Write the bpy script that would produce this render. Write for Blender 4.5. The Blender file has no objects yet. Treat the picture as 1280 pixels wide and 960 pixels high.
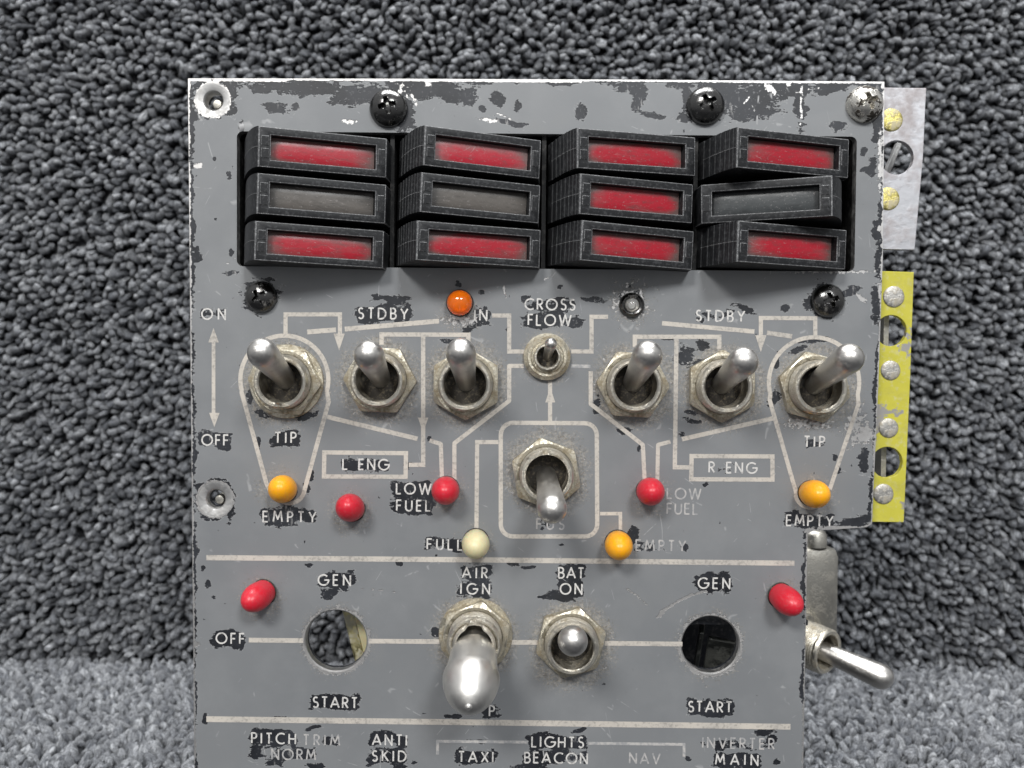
import bpy, bmesh, math, random
import numpy as np
from mathutils import Vector, Matrix, Euler
from mathutils.geometry import delaunay_2d_cdt
random.seed(7); rng = np.random.default_rng(7)
R = math.radians
MM = 0.001
sc = bpy.context.scene
COL = sc.collection

# ------------------------------------------------------------------ camera
FPX, DIST, FLOOR_H, WALL_Y = 1100.0, 193.0, 123.0, 168.0      # pixels, mm, mm, mm behind the panel
PITCH, ROLL = R(1.51), R(0.5)
cam_rot = Euler((R(90) - PITCH, 0, 0)).to_matrix() @ Matrix.Rotation(ROLL, 3, 'Z')
cam_loc = Vector((0, -DIST * MM, FLOOR_H * MM))
cd = bpy.data.cameras.new('camera'); cam = bpy.data.objects.new('camera', cd); COL.objects.link(cam)
cam.matrix_world = Matrix.Translation(cam_loc) @ cam_rot.to_4x4()
cd.sensor_width = 36; cd.lens = FPX / 1280 * 36; cd.clip_start = 0.01; cd.clip_end = 20
cd.dof.use_dof = True; cd.dof.focus_distance = (DIST - 5) * MM; cd.dof.aperture_fstop = 26
sc.camera = cam

# ------------------------------------------------------------------ world, lamps, exposure
w = bpy.data.worlds.new('World'); sc.world = w; w.use_nodes = True
nt = w.node_tree; bg = nt.nodes['Background']
tc = nt.nodes.new('ShaderNodeTexCoord'); sp = nt.nodes.new('ShaderNodeSeparateXYZ'); rp = nt.nodes.new('ShaderNodeValToRGB')
mr = nt.nodes.new('ShaderNodeMapRange'); mr.inputs[1].default_value = -1; mr.inputs[2].default_value = 1
nt.links.new(tc.outputs['Generated'], sp.inputs[0]); nt.links.new(sp.outputs[2], mr.inputs[0]); nt.links.new(mr.outputs[0], rp.inputs[0])
nt.links.new(rp.outputs[0], bg.inputs[0]); bg.inputs[1].default_value = 0.50
rp.color_ramp.elements[0].color = (.34, .345, .36, 1); rp.color_ramp.elements[0].position = .3
rp.color_ramp.elements[1].color = (1.0, 1.02, 1.05, 1); rp.color_ramp.elements[1].position = .8
def area(name, loc, tgt, sx, sy, watts, col):
    l = bpy.data.lights.new(name, 'AREA'); l.shape = 'RECTANGLE'; l.size = sx; l.size_y = sy; l.energy = watts; l.color = col
    o = bpy.data.objects.new(name, l); COL.objects.link(o); o.location = loc
    o.rotation_euler = (Vector(tgt) - Vector(loc)).to_track_quat('-Z', 'Y').to_euler()
    return o
area('window_light', (-0.42, -1.02, 0.88), (0, 0.0, 0.16), 0.34, 0.22, 9.5, (1, .99, .97))
area('window_light', (0.34, -1.05, 0.86), (0, 0.0, 0.16), 0.24, 0.22, 7.5, (.97, .99, 1))
area('ceiling_lamp', (0.0, 0.06, 0.95), (0, 0.10, 0.0), 0.7, 0.3, 12.0, (.97, .985, 1))
sc.view_settings.view_transform = 'Standard'; sc.view_settings.look = 'None'
sc.view_settings.exposure = 0.12; sc.view_settings.gamma = 1

# ------------------------------------------------------------------ pixel -> panel coordinates
def P(px, py, h=0.0):
    """photo pixel (1280x960) to panel coordinates in mm (x right, y up from the floor) on the plane h mm in front of the panel"""
    d = cam_rot @ Vector(((px - 640) / FPX, -(py - 480) / FPX, -1))
    t = (DIST - h) / d.y
    return (d.x * t, FLOOR_H + d.z * t)
def PV(px, py, h): x, y = P(px, py, h); return Vector((x, y, h))
PXMM = DIST / FPX

# ------------------------------------------------------------------ node materials
class NT:
    def __init__(s, name):
        s.m = bpy.data.materials.new(name); s.m.use_nodes = True
        s.t = s.m.node_tree; s.b = s.t.nodes['Principled BSDF']
        s.tc = s.t.nodes.new('ShaderNodeTexCoord')
    def n(s, typ, **kw):
        x = s.t.nodes.new('ShaderNode' + typ)
        for k, v in kw.items(): setattr(x, k, v)
        return x
    def lk(s, a, b): s.t.links.new(a, b)
    def val(s, sock, v):
        if hasattr(v, 'default_value') or hasattr(v, 'links'): s.lk(v, sock)
        else: sock.default_value = v
    def noise(s, scale, detail=4, rough=.55, vec=None, dist=0):
        x = s.n('TexNoise'); x.inputs['Scale'].default_value = scale; x.inputs['Detail'].default_value = detail
        x.inputs['Roughness'].default_value = rough; x.inputs['Distortion'].default_value = dist
        s.lk(vec or s.tc.outputs['Object'], x.inputs['Vector']); return x.outputs[0]
    def math(s, op, a, b=0.0, clamp=False):
        x = s.n('Math', operation=op, use_clamp=clamp); s.val(x.inputs[0], a); s.val(x.inputs[1], b); return x.outputs[0]
    def ramp(s, f, lo, hi, a=0.0, b=1.0):
        x = s.n('MapRange'); x.clamp = True; s.val(x.inputs[0], f)
        for i, v in enumerate((lo, hi, a, b)): x.inputs[i + 1].default_value = v
        return x.outputs[0]
    def mix(s, f, a, b):
        x = s.n('Mix', data_type='RGBA'); s.val(x.inputs[0], f)
        for sock, v in ((x.inputs[6], a), (x.inputs[7], b)):
            if isinstance(v, tuple): sock.default_value = (*v, 1)
            else: s.lk(v, sock)
        return x.outputs[2]
    def attr(s, name):
        x = s.n('Attribute'); x.attribute_name = name; return x.outputs['Fac']
    def bump(s, h, dist, strength=1.0, prev=None):
        x = s.n('Bump'); x.inputs['Strength'].default_value = strength; x.inputs['Distance'].default_value = dist
        s.lk(h, x.inputs['Height'])
        if prev is not None: s.lk(prev, x.inputs['Normal'])
        s.lk(x.outputs[0], s.b.inputs['Normal']); return x.outputs[0]
    def set(s, base=None, rough=None, metal=None, **kw):
        if base is not None:
            if isinstance(base, tuple): s.b.inputs['Base Color'].default_value = (*base, 1)
            else: s.lk(base, s.b.inputs['Base Color'])
        if rough is not None: s.val(s.b.inputs['Roughness'], rough)
        if metal is not None: s.val(s.b.inputs['Metallic'], metal)
        for k, v in kw.items(): s.val(s.b.inputs[k.replace('_', ' ')], v)
        return s.m

def metal_mat(name, col, dirt, dirt_amt, rough=.3, scale=260, lo=.45, hi=.7, brush=True):
    t = NT(name)
    n1 = t.noise(scale, 6, .62); n2 = t.noise(scale * 5, 4, .6)
    m = t.ramp(t.math('ADD', n1, t.math('MULTIPLY', t.math('SUBTRACT', n2, .5), .5)), lo, hi, 0, dirt_amt)
    c = t.mix(t.noise(scale * 2.2, 3), tuple(x * .86 for x in col), col)
    c = t.mix(m, c, dirt)
    r = t.ramp(m, 0, 1, rough, .8)
    r = t.math('ADD', r, t.ramp(n2, .3, .7, -.05, .08))
    t.bump(t.math('ADD', n2, t.math('MULTIPLY', m, 1.5)), .00008, .5)
    return t.set(c, r, t.ramp(m, 0, 1, 1, .15))
M = {}
M['nickel'] = metal_mat('worn_nickel', (.74, .70, .61), (.24, .195, .125), .8, .32, 300, .44, .70)
M['nut'] = metal_mat('tarnished_nickel_nut', (.72, .675, .56), (.27, .22, .14), .9, .36, 360, .40, .66)
M['lever'] = metal_mat('satin_lever_steel', (.63, .61, .58), (.30, .32, .28), .4, .36, 330, .58, .82)
M['bullet'] = metal_mat('polished_locking_lever', (.80, .78, .74), (.56, .53, .48), .25, .40, 90, .6, .95)
M['alu'] = metal_mat('bare_aluminium', (.56, .555, .545), (.30, .28, .26), .6, .5, 200, .5, .75)
M['strip'] = metal_mat('dull_aluminium_strip', (.56, .56, .58), (.40, .34, .33), .6, .52, 130, .42, .7)
M['blackscrew'] = metal_mat('black_oxide_steel', (.13, .128, .125), (.30, .29, .28), .4, .17, 420, .60, .78)
M['wornscrew'] = metal_mat('worn_plated_screw', (.80, .77, .71), (.03, .024, .018), 1, .27, 420, .50, .55)
M['casing'] = metal_mat('switch_casing_steel', (.50, .48, .43), (.30, .27, .23), .5, .42, 420, .5, .75)
M['brackets'] = metal_mat('dull_inner_bracket', (.30, .31, .29), (.14, .14, .12), .7, .45, 200, .45, .7)
M['goldrivet'] = metal_mat('yellow_zinc_rivet', (.74, .64, .22), (.55, .50, .38), .8, .38, 420, .45, .6)
M['silverrivet'] = metal_mat('grey_rivet', (.62, .60, .56), (.40, .35, .26), .7, .45, 420, .45, .65)
M['brass'] = metal_mat('brass_terminal', (.62, .56, .30), (.55, .53, .45), .8, .4, 300, .45, .6)

def plastic(name, col, col2, rough=.35, scale=300, dust=.35, dustcol=(.35, .33, .31), sss=0, coat=0):
    t = NT(name)
    n1 = t.noise(scale, 5, .6); n2 = t.noise(scale * 4, 3)
    c = t.mix(n1, col, col2)
    d = t.ramp(t.math('ADD', n2, t.math('MULTIPLY', n1, .6)), .82, 1.0, 0, dust)
    c = t.mix(d, c, dustcol)
    t.bump(n2, .00005, .35)
    if rough >= .48: kw_spec = .3
    else: kw_spec = .5
    return t.set(c, t.ramp(n1, .3, .7, rough - .05, rough + .12), 0, Specular_IOR_Level=kw_spec, Subsurface_Weight=sss, Subsurface_Scale=.001, Coat_Weight=coat)
M['redcap'] = plastic('red_cap', (.68, .018, .038), (.58, .016, .034), .30, 500, .14, (.5, .2, .2), .15)
M['yellowcap'] = plastic('yellow_cap', (1.0, .46, .008), (.95, .38, .006), .30, 500, .12, (.6, .4, .2), .2)
M['whitecap'] = plastic('cream_cap', (.76, .70, .42), (.68, .60, .36), .32, 500, .12, (.5, .45, .3), .25)
M['black'] = plastic('black_key_plastic', (.009, .0095, .0105), (.017, .018, .020), .50, 420, .40, (.085, .087, .09))
M['edge'] = plastic('worn_black_edge', (.03, .031, .033), (.19, .19, .195), .5, 1500, .7, (.42, .42, .42))
M['housing'] = plastic('housing_black', (.008, .008, .008), (.014, .014, .014), .6, 200, .1)
M['insul'] = plastic('dark_phenolic', (.02, .018, .016), (.05, .045, .04), .6, 500, .5, (.2, .17, .12))
M['primer'] = plastic('dark_primer', (.02, .022, .027), (.03, .032, .038), .5, 300, .2)

def lens_mat(name, core, edge, k):
    """coloured window: glow painted into the saturated middle, dusty towards the rim"""
    t = NT(name)
    g = t.tc.outputs['Generated']; sx = t.n('SeparateXYZ'); t.lk(g, sx.inputs[0])
    oi = t.n('ObjectInfo')
    ax = t.math('POWER', t.math('MULTIPLY', t.math('ABSOLUTE', t.math('SUBTRACT', sx.outputs[0], .5)), 2), 5)
    ay = t.math('POWER', t.math('MULTIPLY', t.math('ABSOLUTE', t.math('SUBTRACT', sx.outputs[1], .42)), 1.75), 2.4)
    mp = t.n('Mapping'); mp.inputs['Scale'].default_value = (1, 3.0, 1); t.lk(t.tc.outputs['Object'], mp.inputs[0])
    t.lk(t.math('MULTIPLY', oi.outputs['Random'], 30), mp.inputs['Location'])
    n = t.noise(110, 5, .6, mp.outputs[0]); n3 = t.noise(2600, 2)
    f = t.math('ADD', t.math('ADD', ax, ay), t.math('MULTIPLY', t.math('SUBTRACT', n, .5), 2.2))
    f = t.ramp(f, .12, 1.0, .04, k)
    c = t.mix(f, core, edge)  # glow of the middle is put into the colour; rim is dusty
    sp_ = t.ramp(n3, .62, .74, 0, .4); c = t.mix(sp_, c, (.40, .37, .36))
    c = t.mix(t.ramp(t.noise(420, 6, .7, mp.outputs[0]), .50, .72, 0, .55), c, tuple(x * .55 for x in edge))
    w1 = t.n('TexNoise'); w1.inputs['Scale'].default_value = 55; w1.inputs['Detail'].default_value = 1; w1.inputs['Distortion'].default_value = 2.5; t.lk(mp.outputs[0], w1.inputs['Vector'])
    c = t.mix(t.math('MULTIPLY', t.ramp(t.math('ABSOLUTE', t.math('SUBTRACT', w1.outputs[0], .5)), .004, .0, 0, 1), t.ramp(n, .5, .6, 0, .5)), c, (.5, .45, .44))
    t.bump(t.noise(300, 5), .0002, .4)
    return t.set(c, t.ramp(n, .3, .7, .30, .50), 0, Coat_Weight=.08, Coat_Roughness=.3)
M['lens_red'] = lens_mat('red_lens', (.40, .003, .018), (.130, .085, .078), .97)
M['lens_pink'] = lens_mat('dusty_red_lens', (.45, .012, .03), (.21, .135, .13), 1.0)
M['lens_clear'] = lens_mat('clear_unlit_lens', (.125, .112, .10), (.055, .05, .046), .9)
M['lens_dark'] = lens_mat('dark_lens', (.055, .06, .062), (.03, .032, .034), .8)
t = NT('amber_glass'); M['amber'] = t.set((1.0, .22, .008), .08, 0, Transmission_Weight=.45, IOR=1.45, Coat_Weight=.5)
t = NT('clear_glass'); M['glass'] = t.set((.9, .9, .92), .05, 0, Transmission_Weight=.85, IOR=1.45)
t = NT('amber_reflector'); M['amberback'] = t.set((1.0, .42, .05), .3, .3)

# printed legend: warm off-white, rubbed
t = NT('printed_legend')
n = t.noise(160, 5, .6); n2 = t.noise(1400, 4, .6)
c = t.mix(t.ramp(n, .35, .65), (.60, .55, .485), (.50, .465, .42))
m = t.ramp(t.math('ADD', n2, t.math('MULTIPLY', n, .4)), .70, .88, 0, .65)
c = t.mix(m, c, (.26, .24, .22)); t.bump(n2, .00005, .4)
M['print'] = t.set(c, .55, 0)
t = NT('faded_legend'); n = t.noise(900, 4, .6)
M['faded'] = t.set(t.mix(t.ramp(n, .42, .6), (.50, .48, .46), (.33, .33, .335)), .55, 0)
t = NT('crisp_lettering'); n = t.noise(1200, 4, .6)
M['letter'] = t.set(t.mix(t.ramp(n, .5, .68), (.68, .66, .63), (.33, .32, .31)), .5, 0)

# panel paint: grey, chipped to dark primer and bare metal by per-vertex wear fields sharpened with fine noise
t = NT('chipped_grey_paint')
chip, bare, grime = t.attr('chip'), t.attr('bare'), t.attr('grime')
fn3 = t.noise(1300, 5, .65); fn = t.noise(520, 7, .68); fn2 = t.noise(2400, 4, .6); ln = t.noise(26, 4, .5); sm = t.noise(90, 5, .6)
an = t.n('Mapping'); an.inputs['Scale'].default_value = (.45, 1.5, 1); t.lk(t.tc.outputs['Object'], an.inputs[0])
fa_ = t.noise(700, 5, .62, an.outputs[0])
cv = t.math('ADD', t.math('ADD', chip, -.14), t.math('ADD', t.math('MULTIPLY', t.math('SUBTRACT', fn, .5), 1.2), t.math('ADD', t.math('MULTIPLY', t.math('SUBTRACT', fa_, .5), 1.9), t.math('MULTIPLY', t.math('SUBTRACT', fn3, .5), 1.0))))
cm = t.ramp(cv, -.03, .05)
lip = t.math('MULTIPLY', t.ramp(cv, -.13, -.05), t.ramp(cv, .03, -.02), True)
sc_mp = t.n('Mapping'); sc_mp.inputs['Rotation'].default_value = (0, 0, .6); sc_mp.inputs['Scale'].default_value = (5, 1.2, 1); t.lk(t.tc.outputs['Object'], sc_mp.inputs[0])
scr = t.noise(170, 4, .55, sc_mp.outputs[0])
inchip = t.math('MULTIPLY', cm, t.ramp(t.math('ADD', t.math('MULTIPLY', scr, .5), t.math('MULTIPLY', sm, .5)), .60, .66, 0, .5))
bm_ = t.ramp(t.math('ADD', t.math('ADD', bare, -.05), t.math('ADD', t.math('MULTIPLY', t.math('SUBTRACT', fn, .5), 1.6), t.math('MULTIPLY', t.math('SUBTRACT', fn3, .5), 2.2))), -.02, .14)
bm_ = t.math('MAXIMUM', bm_, inchip)
pc = t.mix(t.ramp(ln, .3, .7), (.190, .197, .205), (.228, .234, .240))
pc = t.mix(t.ramp(sm, .45, .8, 0, .35), pc, (.30, .305, .31)); pc = t.mix(t.ramp(t.noise(45, 6, .7), .56, .75, 0, .3), pc, (.17, .168, .162))
gr = t.ramp(t.math('ADD', grime, t.math('ADD', t.math('MULTIPLY', t.math('SUBTRACT', fn2, .5), 4.5), t.math('MULTIPLY', t.math('SUBTRACT', fn, .5), 2.0))), .25, 1.5, 0, .75)
pc = t.mix(gr, pc, t.mix(t.ramp(fn3, .42, .58), (.13, .11, .085), (.42, .38, .32)))
pc = t.mix(t.math('MULTIPLY', lip, .45), pc, (.45, .45, .45))  # thin lit edge around the chips, painted into the colour
def scratch(rot, sx, sc_, wd, thr, seed):
    m1 = t.n('Mapping'); m1.inputs['Rotation'].default_value = (0, 0, rot); m1.inputs['Location'].default_value = (seed, seed * .7, 0); t.lk(t.tc.outputs['Object'], m1.inputs[0])
    m2 = t.n('Mapping'); m2.inputs['Scale'].default_value = (sx, 1, 1); t.lk(m1.outputs[0], m2.inputs[0])
    a_ = t.noise(sc_, 1, .4, m2.outputs[0], .6); b_ = t.noise(sc_ * 3.1, 2, .5, m1.outputs[0])
    return t.math('MULTIPLY', t.ramp(t.math('ABSOLUTE', t.math('SUBTRACT', a_, .5)), wd, 0), t.ramp(b_, thr, thr + .05), True)
s1 = scratch(.5, .18, 95, .006, .60, .3); s2 = scratch(-.9, .15, 120, .006, .62, 1.1); s3 = scratch(1.4, .2, 70, .005, .60, 2.3)
pc = t.mix(t.math('MULTIPLY', t.math('MAXIMUM', s1, t.math('MAXIMUM', s2, s3)), .5), pc, (.48, .48, .48))
speck = t.ramp(fn2, .73, .77, 0, .45); pc = t.mix(speck, pc, (.5, .5, .5))
dk = t.mix(t.ramp(sm, .35, .75), (.009, .010, .013), (.035, .038, .046)); dk = t.mix(t.ramp(fn3, .60, .68, 0, .6), dk, (.24, .24, .25)); dk = t.mix(t.math('MAXIMUM', s1, s3), dk, (.5, .5, .5))
c = t.mix(cm, pc, dk); c = t.mix(bm_, c, t.mix(fn3, (.50, .48, .46), (.70, .69, .68)))
hgt = t.math('ADD', t.math('MULTIPLY', t.math('MAXIMUM', cm, bm_), -1.0), t.math('MULTIPLY', fn2, .10))
t.bump(hgt, .00012, .8)
M['paint'] = t.set(c, t.math('ADD', t.ramp(sm, .3, .7, .36, .48), t.math('MULTIPLY', gr, .3)), t.math('MULTIPLY', bm_, .85))

# yellow painted strip
t = NT('worn_yellow_paint')
n = t.noise(75, 6, .62, dist=.3); n2 = t.noise(800, 5, .6)
m = t.ramp(t.math('ADD', n, t.math('MULTIPLY', t.math('SUBTRACT', n2, .5), .25)), .60, .62)
c = t.mix(t.noise(300, 4), (.50, .46, .04), (.62, .57, .08)); c = t.mix(t.ramp(n2, .52, .72, 0, .6), c, (.60, .57, .33)); c = t.mix(t.ramp(t.noise(140, 5, .7), .52, .66, 0, .5), c, (.42, .38, .08))
c = t.mix(m, c, (.42, .40, .38)); t.bump(m, .0001, -.6)
M['yellow'] = t.set(c, .42, t.math('MULTIPLY', m, .5))

# carpet yarn
t = NT('carpet_yarn')
sh = t.attr('shade'); uvn = t.n('UVMap'); mp = t.n('Mapping'); mp.inputs['Scale'].default_value = (1, 1, 1)
t.lk(uvn.outputs[0], mp.inputs[0])
wv = t.noise(1.0, 3, .6, mp.outputs[0]); fib = t.noise(2600, 3, .6)
c = t.mix(sh, (.021, .0235, .029), (.105, .110, .120))
c = t.mix(t.ramp(t.math('ADD', t.math('MULTIPLY', wv, .6), t.math('MULTIPLY', fib, .4)), .43, .60), c, t.mix(sh, (.145, .153, .17), (.46, .47, .485)))
t.bump(t.math('ADD', wv, t.math('MULTIPLY', fib, .5)), .0006, .9)
M['yarn'] = t.set(c, .85, 0, Sheen_Weight=.08, Sheen_Roughness=.5)
t = NT('carpet_backing'); M['backing'] = t.set(t.mix(t.noise(600), (.015, .016, .018), (.03, .03, .033)), .95)

# ------------------------------------------------------------------ object helpers
def obj(name, me, mat, parent=None, loc=None, rot=None, label=None):
    if isinstance(me, bmesh.types.BMesh):
        m_ = bpy.data.meshes.new(name); me.to_mesh(m_); me.free(); me = m_
    if mat is not None and not me.materials:
        for x in (mat if isinstance(mat, (list, tuple)) else [mat]): me.materials.append(x)
    o = bpy.data.objects.new(name, me); COL.objects.link(o)
    if parent: o.parent = parent
    if loc is not None: o.location = Vector(loc) * MM
    if rot is not None: o.rotation_mode = 'QUATERNION' if hasattr(rot, 'w') else 'XYZ'; setattr(o, 'rotation_quaternion' if hasattr(rot, 'w') else 'rotation_euler', rot)
    if label: o['label'] = label
    return o
def mesh_np(name, V, F, smooth=True):
    me = bpy.data.meshes.new(name); me.from_pydata([tuple(v) for v in V], [], [tuple(f) for f in F])
    me.validate()
    if smooth: me.polygons.foreach_set('use_smooth', [True] * len(me.polygons))
    return me
def smooth(bm, ang=40):
    for f in bm.faces: f.smooth = True
    for e in bm.edges:
        if len(e.link_faces) == 2 and e.calc_face_angle(0) > R(ang): e.smooth = False
    return bm
def lathe(prof, n=40, closed=False, ang=40):
    """prof: (r, z) in mm, around local z"""
    bm = bmesh.new(); rings = []
    for r, z in prof:
        if r < 1e-6: rings.append([bm.verts.new((0, 0, z * MM))])
        else: rings.append([bm.verts.new((r * MM * math.cos(2 * math.pi * k / n), r * MM * math.sin(2 * math.pi * k / n), z * MM)) for k in range(n)])
    prs = list(zip(rings, rings[1:]))
    if closed: prs.append((rings[-1], rings[0]))
    for a, b in prs:
        for k in range(n):
            k2 = (k + 1) % n
            if len(a) == 1 and len(b) == 1: continue
            if len(a) == 1: bm.faces.new((a[0], b[k2], b[k]))
            elif len(b) == 1: bm.faces.new((a[k], a[k2], b[0]))
            else: bm.faces.new((a[k], a[k2], b[k2], b[k]))
    bmesh.ops.recalc_face_normals(bm, faces=bm.faces)
    return smooth(bm, ang)
def box(bm, x0, x1, y0, y1, z0, z1, bev=0, mi=0):
    v = [bm.verts.new((x * MM, y * MM, z * MM)) for z in (z0, z1) for y in (y0, y1) for x in (x0, x1)]
    fs = [bm.faces.new([v[i] for i in q]) for q in ((0, 2, 3, 1), (4, 5, 7, 6), (0, 1, 5, 4), (2, 6, 7, 3), (0, 4, 6, 2), (1, 3, 7, 5))]
    for f in fs: f.material_index = mi
    if bev:
        es = list({e for f in fs for e in f.edges})
        bmesh.ops.bevel(bm, geom=es, offset=bev * MM, segments=2, affect='EDGES', profile=.5)
    return fs
def prism(poly, h0, h1, holes=(), bev=0, hole_n=36):
    """flat plate from a polygon with round holes [(x,y,r)]"""
    V, E = [], []
    def loop(pts):
        s = len(V); V.extend(pts); E.extend([(s + i, s + (i + 1) % len(pts)) for i in range(len(pts))])
    loop(poly)
    for hx, hy, hr in holes: loop([(hx + hr * math.cos(2 * math.pi * k / hole_n), hy + hr * math.sin(2 * math.pi * k / hole_n)) for k in range(hole_n)])
    v, e, f, _, _, _ = delaunay_2d_cdt([Vector(p) for p in V], E, [], 1, 1e-5)
    bm = bmesh.new(); top = [bm.verts.new((p.x * MM, p.y * MM, h1 * MM)) for p in v]
    for q in f:
        c = sum((v[i] for i in q), Vector((0, 0))) / len(q)
        if any((c.x - hx) ** 2 + (c.y - hy) ** 2 < (hr * .985) ** 2 for hx, hy, hr in holes): continue
        try: bm.faces.new([top[i] for i in q])
        except ValueError: pass
    for vv in [x for x in bm.verts if not x.link_faces]: bm.verts.remove(vv)
    r = bmesh.ops.extrude_face_region(bm, geom=list(bm.faces))
    bmesh.ops.translate(bm, verts=[g for g in r['geom'] if isinstance(g, bmesh.types.BMVert)], vec=(0, 0, (h0 - h1) * MM))
    bmesh.ops.recalc_face_normals(bm, faces=bm.faces)
    if bev:
        es = [e for e in bm.edges if len(e.link_faces) == 2 and e.calc_face_angle(0) > R(60) and all(abs(v_.co.z - h1 * MM) < 1e-7 for v_ in e.verts)]
        bmesh.ops.bevel(bm, geom=es, offset=bev * MM, segments=2, affect='EDGES', profile=.5)
    for f in bm.faces: f.smooth = False
    return bm

# ------------------------------------------------------------------ numeric noise
def vnoise(x, y, scale, seed, octaves=4, gain=.55):
    r = np.random.default_rng(seed); out = 0; amp = 1; tot = 0
    for o in range(octaves):
        T = r.random((64, 64)); u, v = x * scale, y * scale
        i, j = np.floor(u).astype(int), np.floor(v).astype(int); fu, fv = u - i, v - j
        fu = fu * fu * (3 - 2 * fu); fv = fv * fv * (3 - 2 * fv)
        g = lambda a, b: T[a % 64, b % 64]
        out = out + amp * ((g(i, j) * (1 - fu) + g(i + 1, j) * fu) * (1 - fv) + (g(i, j + 1) * (1 - fu) + g(i + 1, j + 1) * fu) * fv)
        tot += amp; amp *= gain; scale *= 2.03
    return out / tot

# ================================================================== SETTING: carpet
def carpet():
    """looped pile: every loop an arched, twisted yarn; one mesh for the wall and one for the floor"""
    NS, NR = 7, 6
    def pile(pts, frame, seed, lean):
        r = np.random.default_rng(seed); n = len(pts)
        a = np.linspace(0, 1, NS)[None, :]; th = (np.arange(NR) / NR * 2 * np.pi)[None, None, :]
        wdt = r.uniform(.55, 1.25, n)[:, None]; hgt = r.uniform(2.4, 4.9, n)[:, None]; rad = r.uniform(.80, 1.36, n)[:, None]
        ang = np.pi * a
        lx = -np.cos(ang) * wdt * 1.1; lz = np.sin(ang) ** .8 * hgt; ly = 0 * lz
        tx = np.sin(ang) * wdt * 1.1; tz = np.cos(ang) * hgt; L = np.hypot(tx, tz) + 1e-6; tx /= L; tz /= L
        rr = rad * (0.78 + .3 * np.sin(ang)); tw = r.uniform(3, 6, n)[:, None]; ph = r.uniform(0, 6.28, n)[:, None]
        ro = rr[:, :, None] * (1 + .16 * np.cos(3 * th - (tw * a * 3 + ph)[:, :, None] )) * (1 + .06 * r.standard_normal((n, NS, NR)))
        c, s = np.cos(th), np.sin(th)
        X = lx[:, :, None] + ro * c * (-tz)[:, :, None]; Z = lz[:, :, None] + ro * c * tx[:, :, None]; Y = ly[:, :, None] + ro * s
        yaw = r.uniform(0, np.pi, n)[:, None, None]; X, Y = X * np.cos(yaw) - Y * np.sin(yaw), X * np.sin(yaw) + Y * np.cos(yaw)
        X = X + Z * r.normal(0, .30, n)[:, None, None]; Y = Y + Z * (r.normal(lean, .30, n))[:, None, None]
        U = pts[:, 0][:, None, None] + X; W = pts[:, 1][:, None, None] + Y
        Zb = pts[:, 2][:, None, None] + Z
        V = np.stack([U, W, Zb], -1).reshape(-1, 3)
        V = frame(V)
        base = (np.arange(n) * NS * NR)[:, None, None]
        i = np.arange(NS - 1)[None, :, None]; k = np.arange(NR)[None, None, :]; k2 = (k + 1) % NR
        F = np.stack([base + i * NR + k, base + i * NR + k2, base + (i + 1) * NR + k2, base + (i + 1) * NR + k], -1).reshape(-1, 4)
        sh = np.repeat(np.clip(r.beta(1.6, 1.8, n) + .25 * (vnoise(pts[:, 0], pts[:, 1], .03, seed, 3) - .5), 0, 1), NS * NR)
        uv_a = np.broadcast_to((a * 5 * np.ones((n, 1)))[:, :, None] + tw[:, :, None] * th / 6.28 + ph[:, :, None] * 7, (n, NS, NR)).reshape(-1)
        uv_b = np.broadcast_to(th * 2.6 + (tw * a * 3.2)[:, :, None] , (n, NS, NR)).reshape(-1)
        return V * MM, F, sh, uv_a, uv_b
    def build(name, data, label):
        V, F, sh, ua, ub = data
        me = bpy.data.meshes.new(name)
        me.vertices.add(len(V)); me.vertices.foreach_set('co', V.astype(np.float32).ravel())
        me.loops.add(F.size); me.loops.foreach_set('vertex_index', F.astype(np.int32).ravel())
        me.polygons.add(len(F)); me.polygons.foreach_set('loop_start', np.arange(len(F), dtype=np.int32) * 4)
        me.update(); me.polygons.foreach_set('use_smooth', np.ones(len(F), bool))
        at = me.attributes.new('shade', 'FLOAT', 'POINT'); at.data.foreach_set('value', sh.astype(np.float32))
        uv = me.uv_layers.new(name='UVMap'); idx = F.ravel()
        uv.data.foreach_set('uv', np.stack([ua[idx] * .45, ub[idx] * .62], -1).astype(np.float32).ravel())
        o = obj(name, me, M['yarn']); o['kind'] = 'stuff'; o['category'] = 'carpet pile'; o['label'] = label
        return o
    def grid(x0, x1, y0, y1, p, seed):
        r = np.random.default_rng(seed)
        gx, gy = np.meshgrid(np.arange(x0, x1, p), np.arange(y0, y1, p * .88)); gx[1::2] += p / 2
        pts = np.stack([gx.ravel(), gy.ravel(), np.zeros(gx.size)], -1); pts[:, :2] += r.normal(0, p * .19, (len(pts), 2))
        pts[:, 2] = (vnoise(pts[:, 0] + 900, pts[:, 1] + 900, .06, seed + 5, 3) - .5) * 3.0
        return pts
    X0, X1 = -238, 238
    wall = grid(X0, X1, 2, 288, 2.95, 11)
    build('carpet_wall_pile', pile(wall, lambda V: np.stack([V[:, 0], WALL_Y - 1 - V[:, 2], V[:, 1]], -1), 21, -.25), 'dark grey looped carpet pile on the upright surface behind the panel')
    fl = grid(X0, X1, -6, WALL_Y - 3, 2.85, 12)
    fl = fl[~((np.abs(fl[:, 1] + 1) < 3.2) & (fl[:, 0] > -74) & (fl[:, 0] < 68))]
    build('carpet_floor_pile', pile(fl, lambda V: np.stack([V[:, 0], V[:, 1], V[:, 2] - 4.6], -1), 22, 0), 'grey looped carpet pile on the floor the panel stands on')
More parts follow.
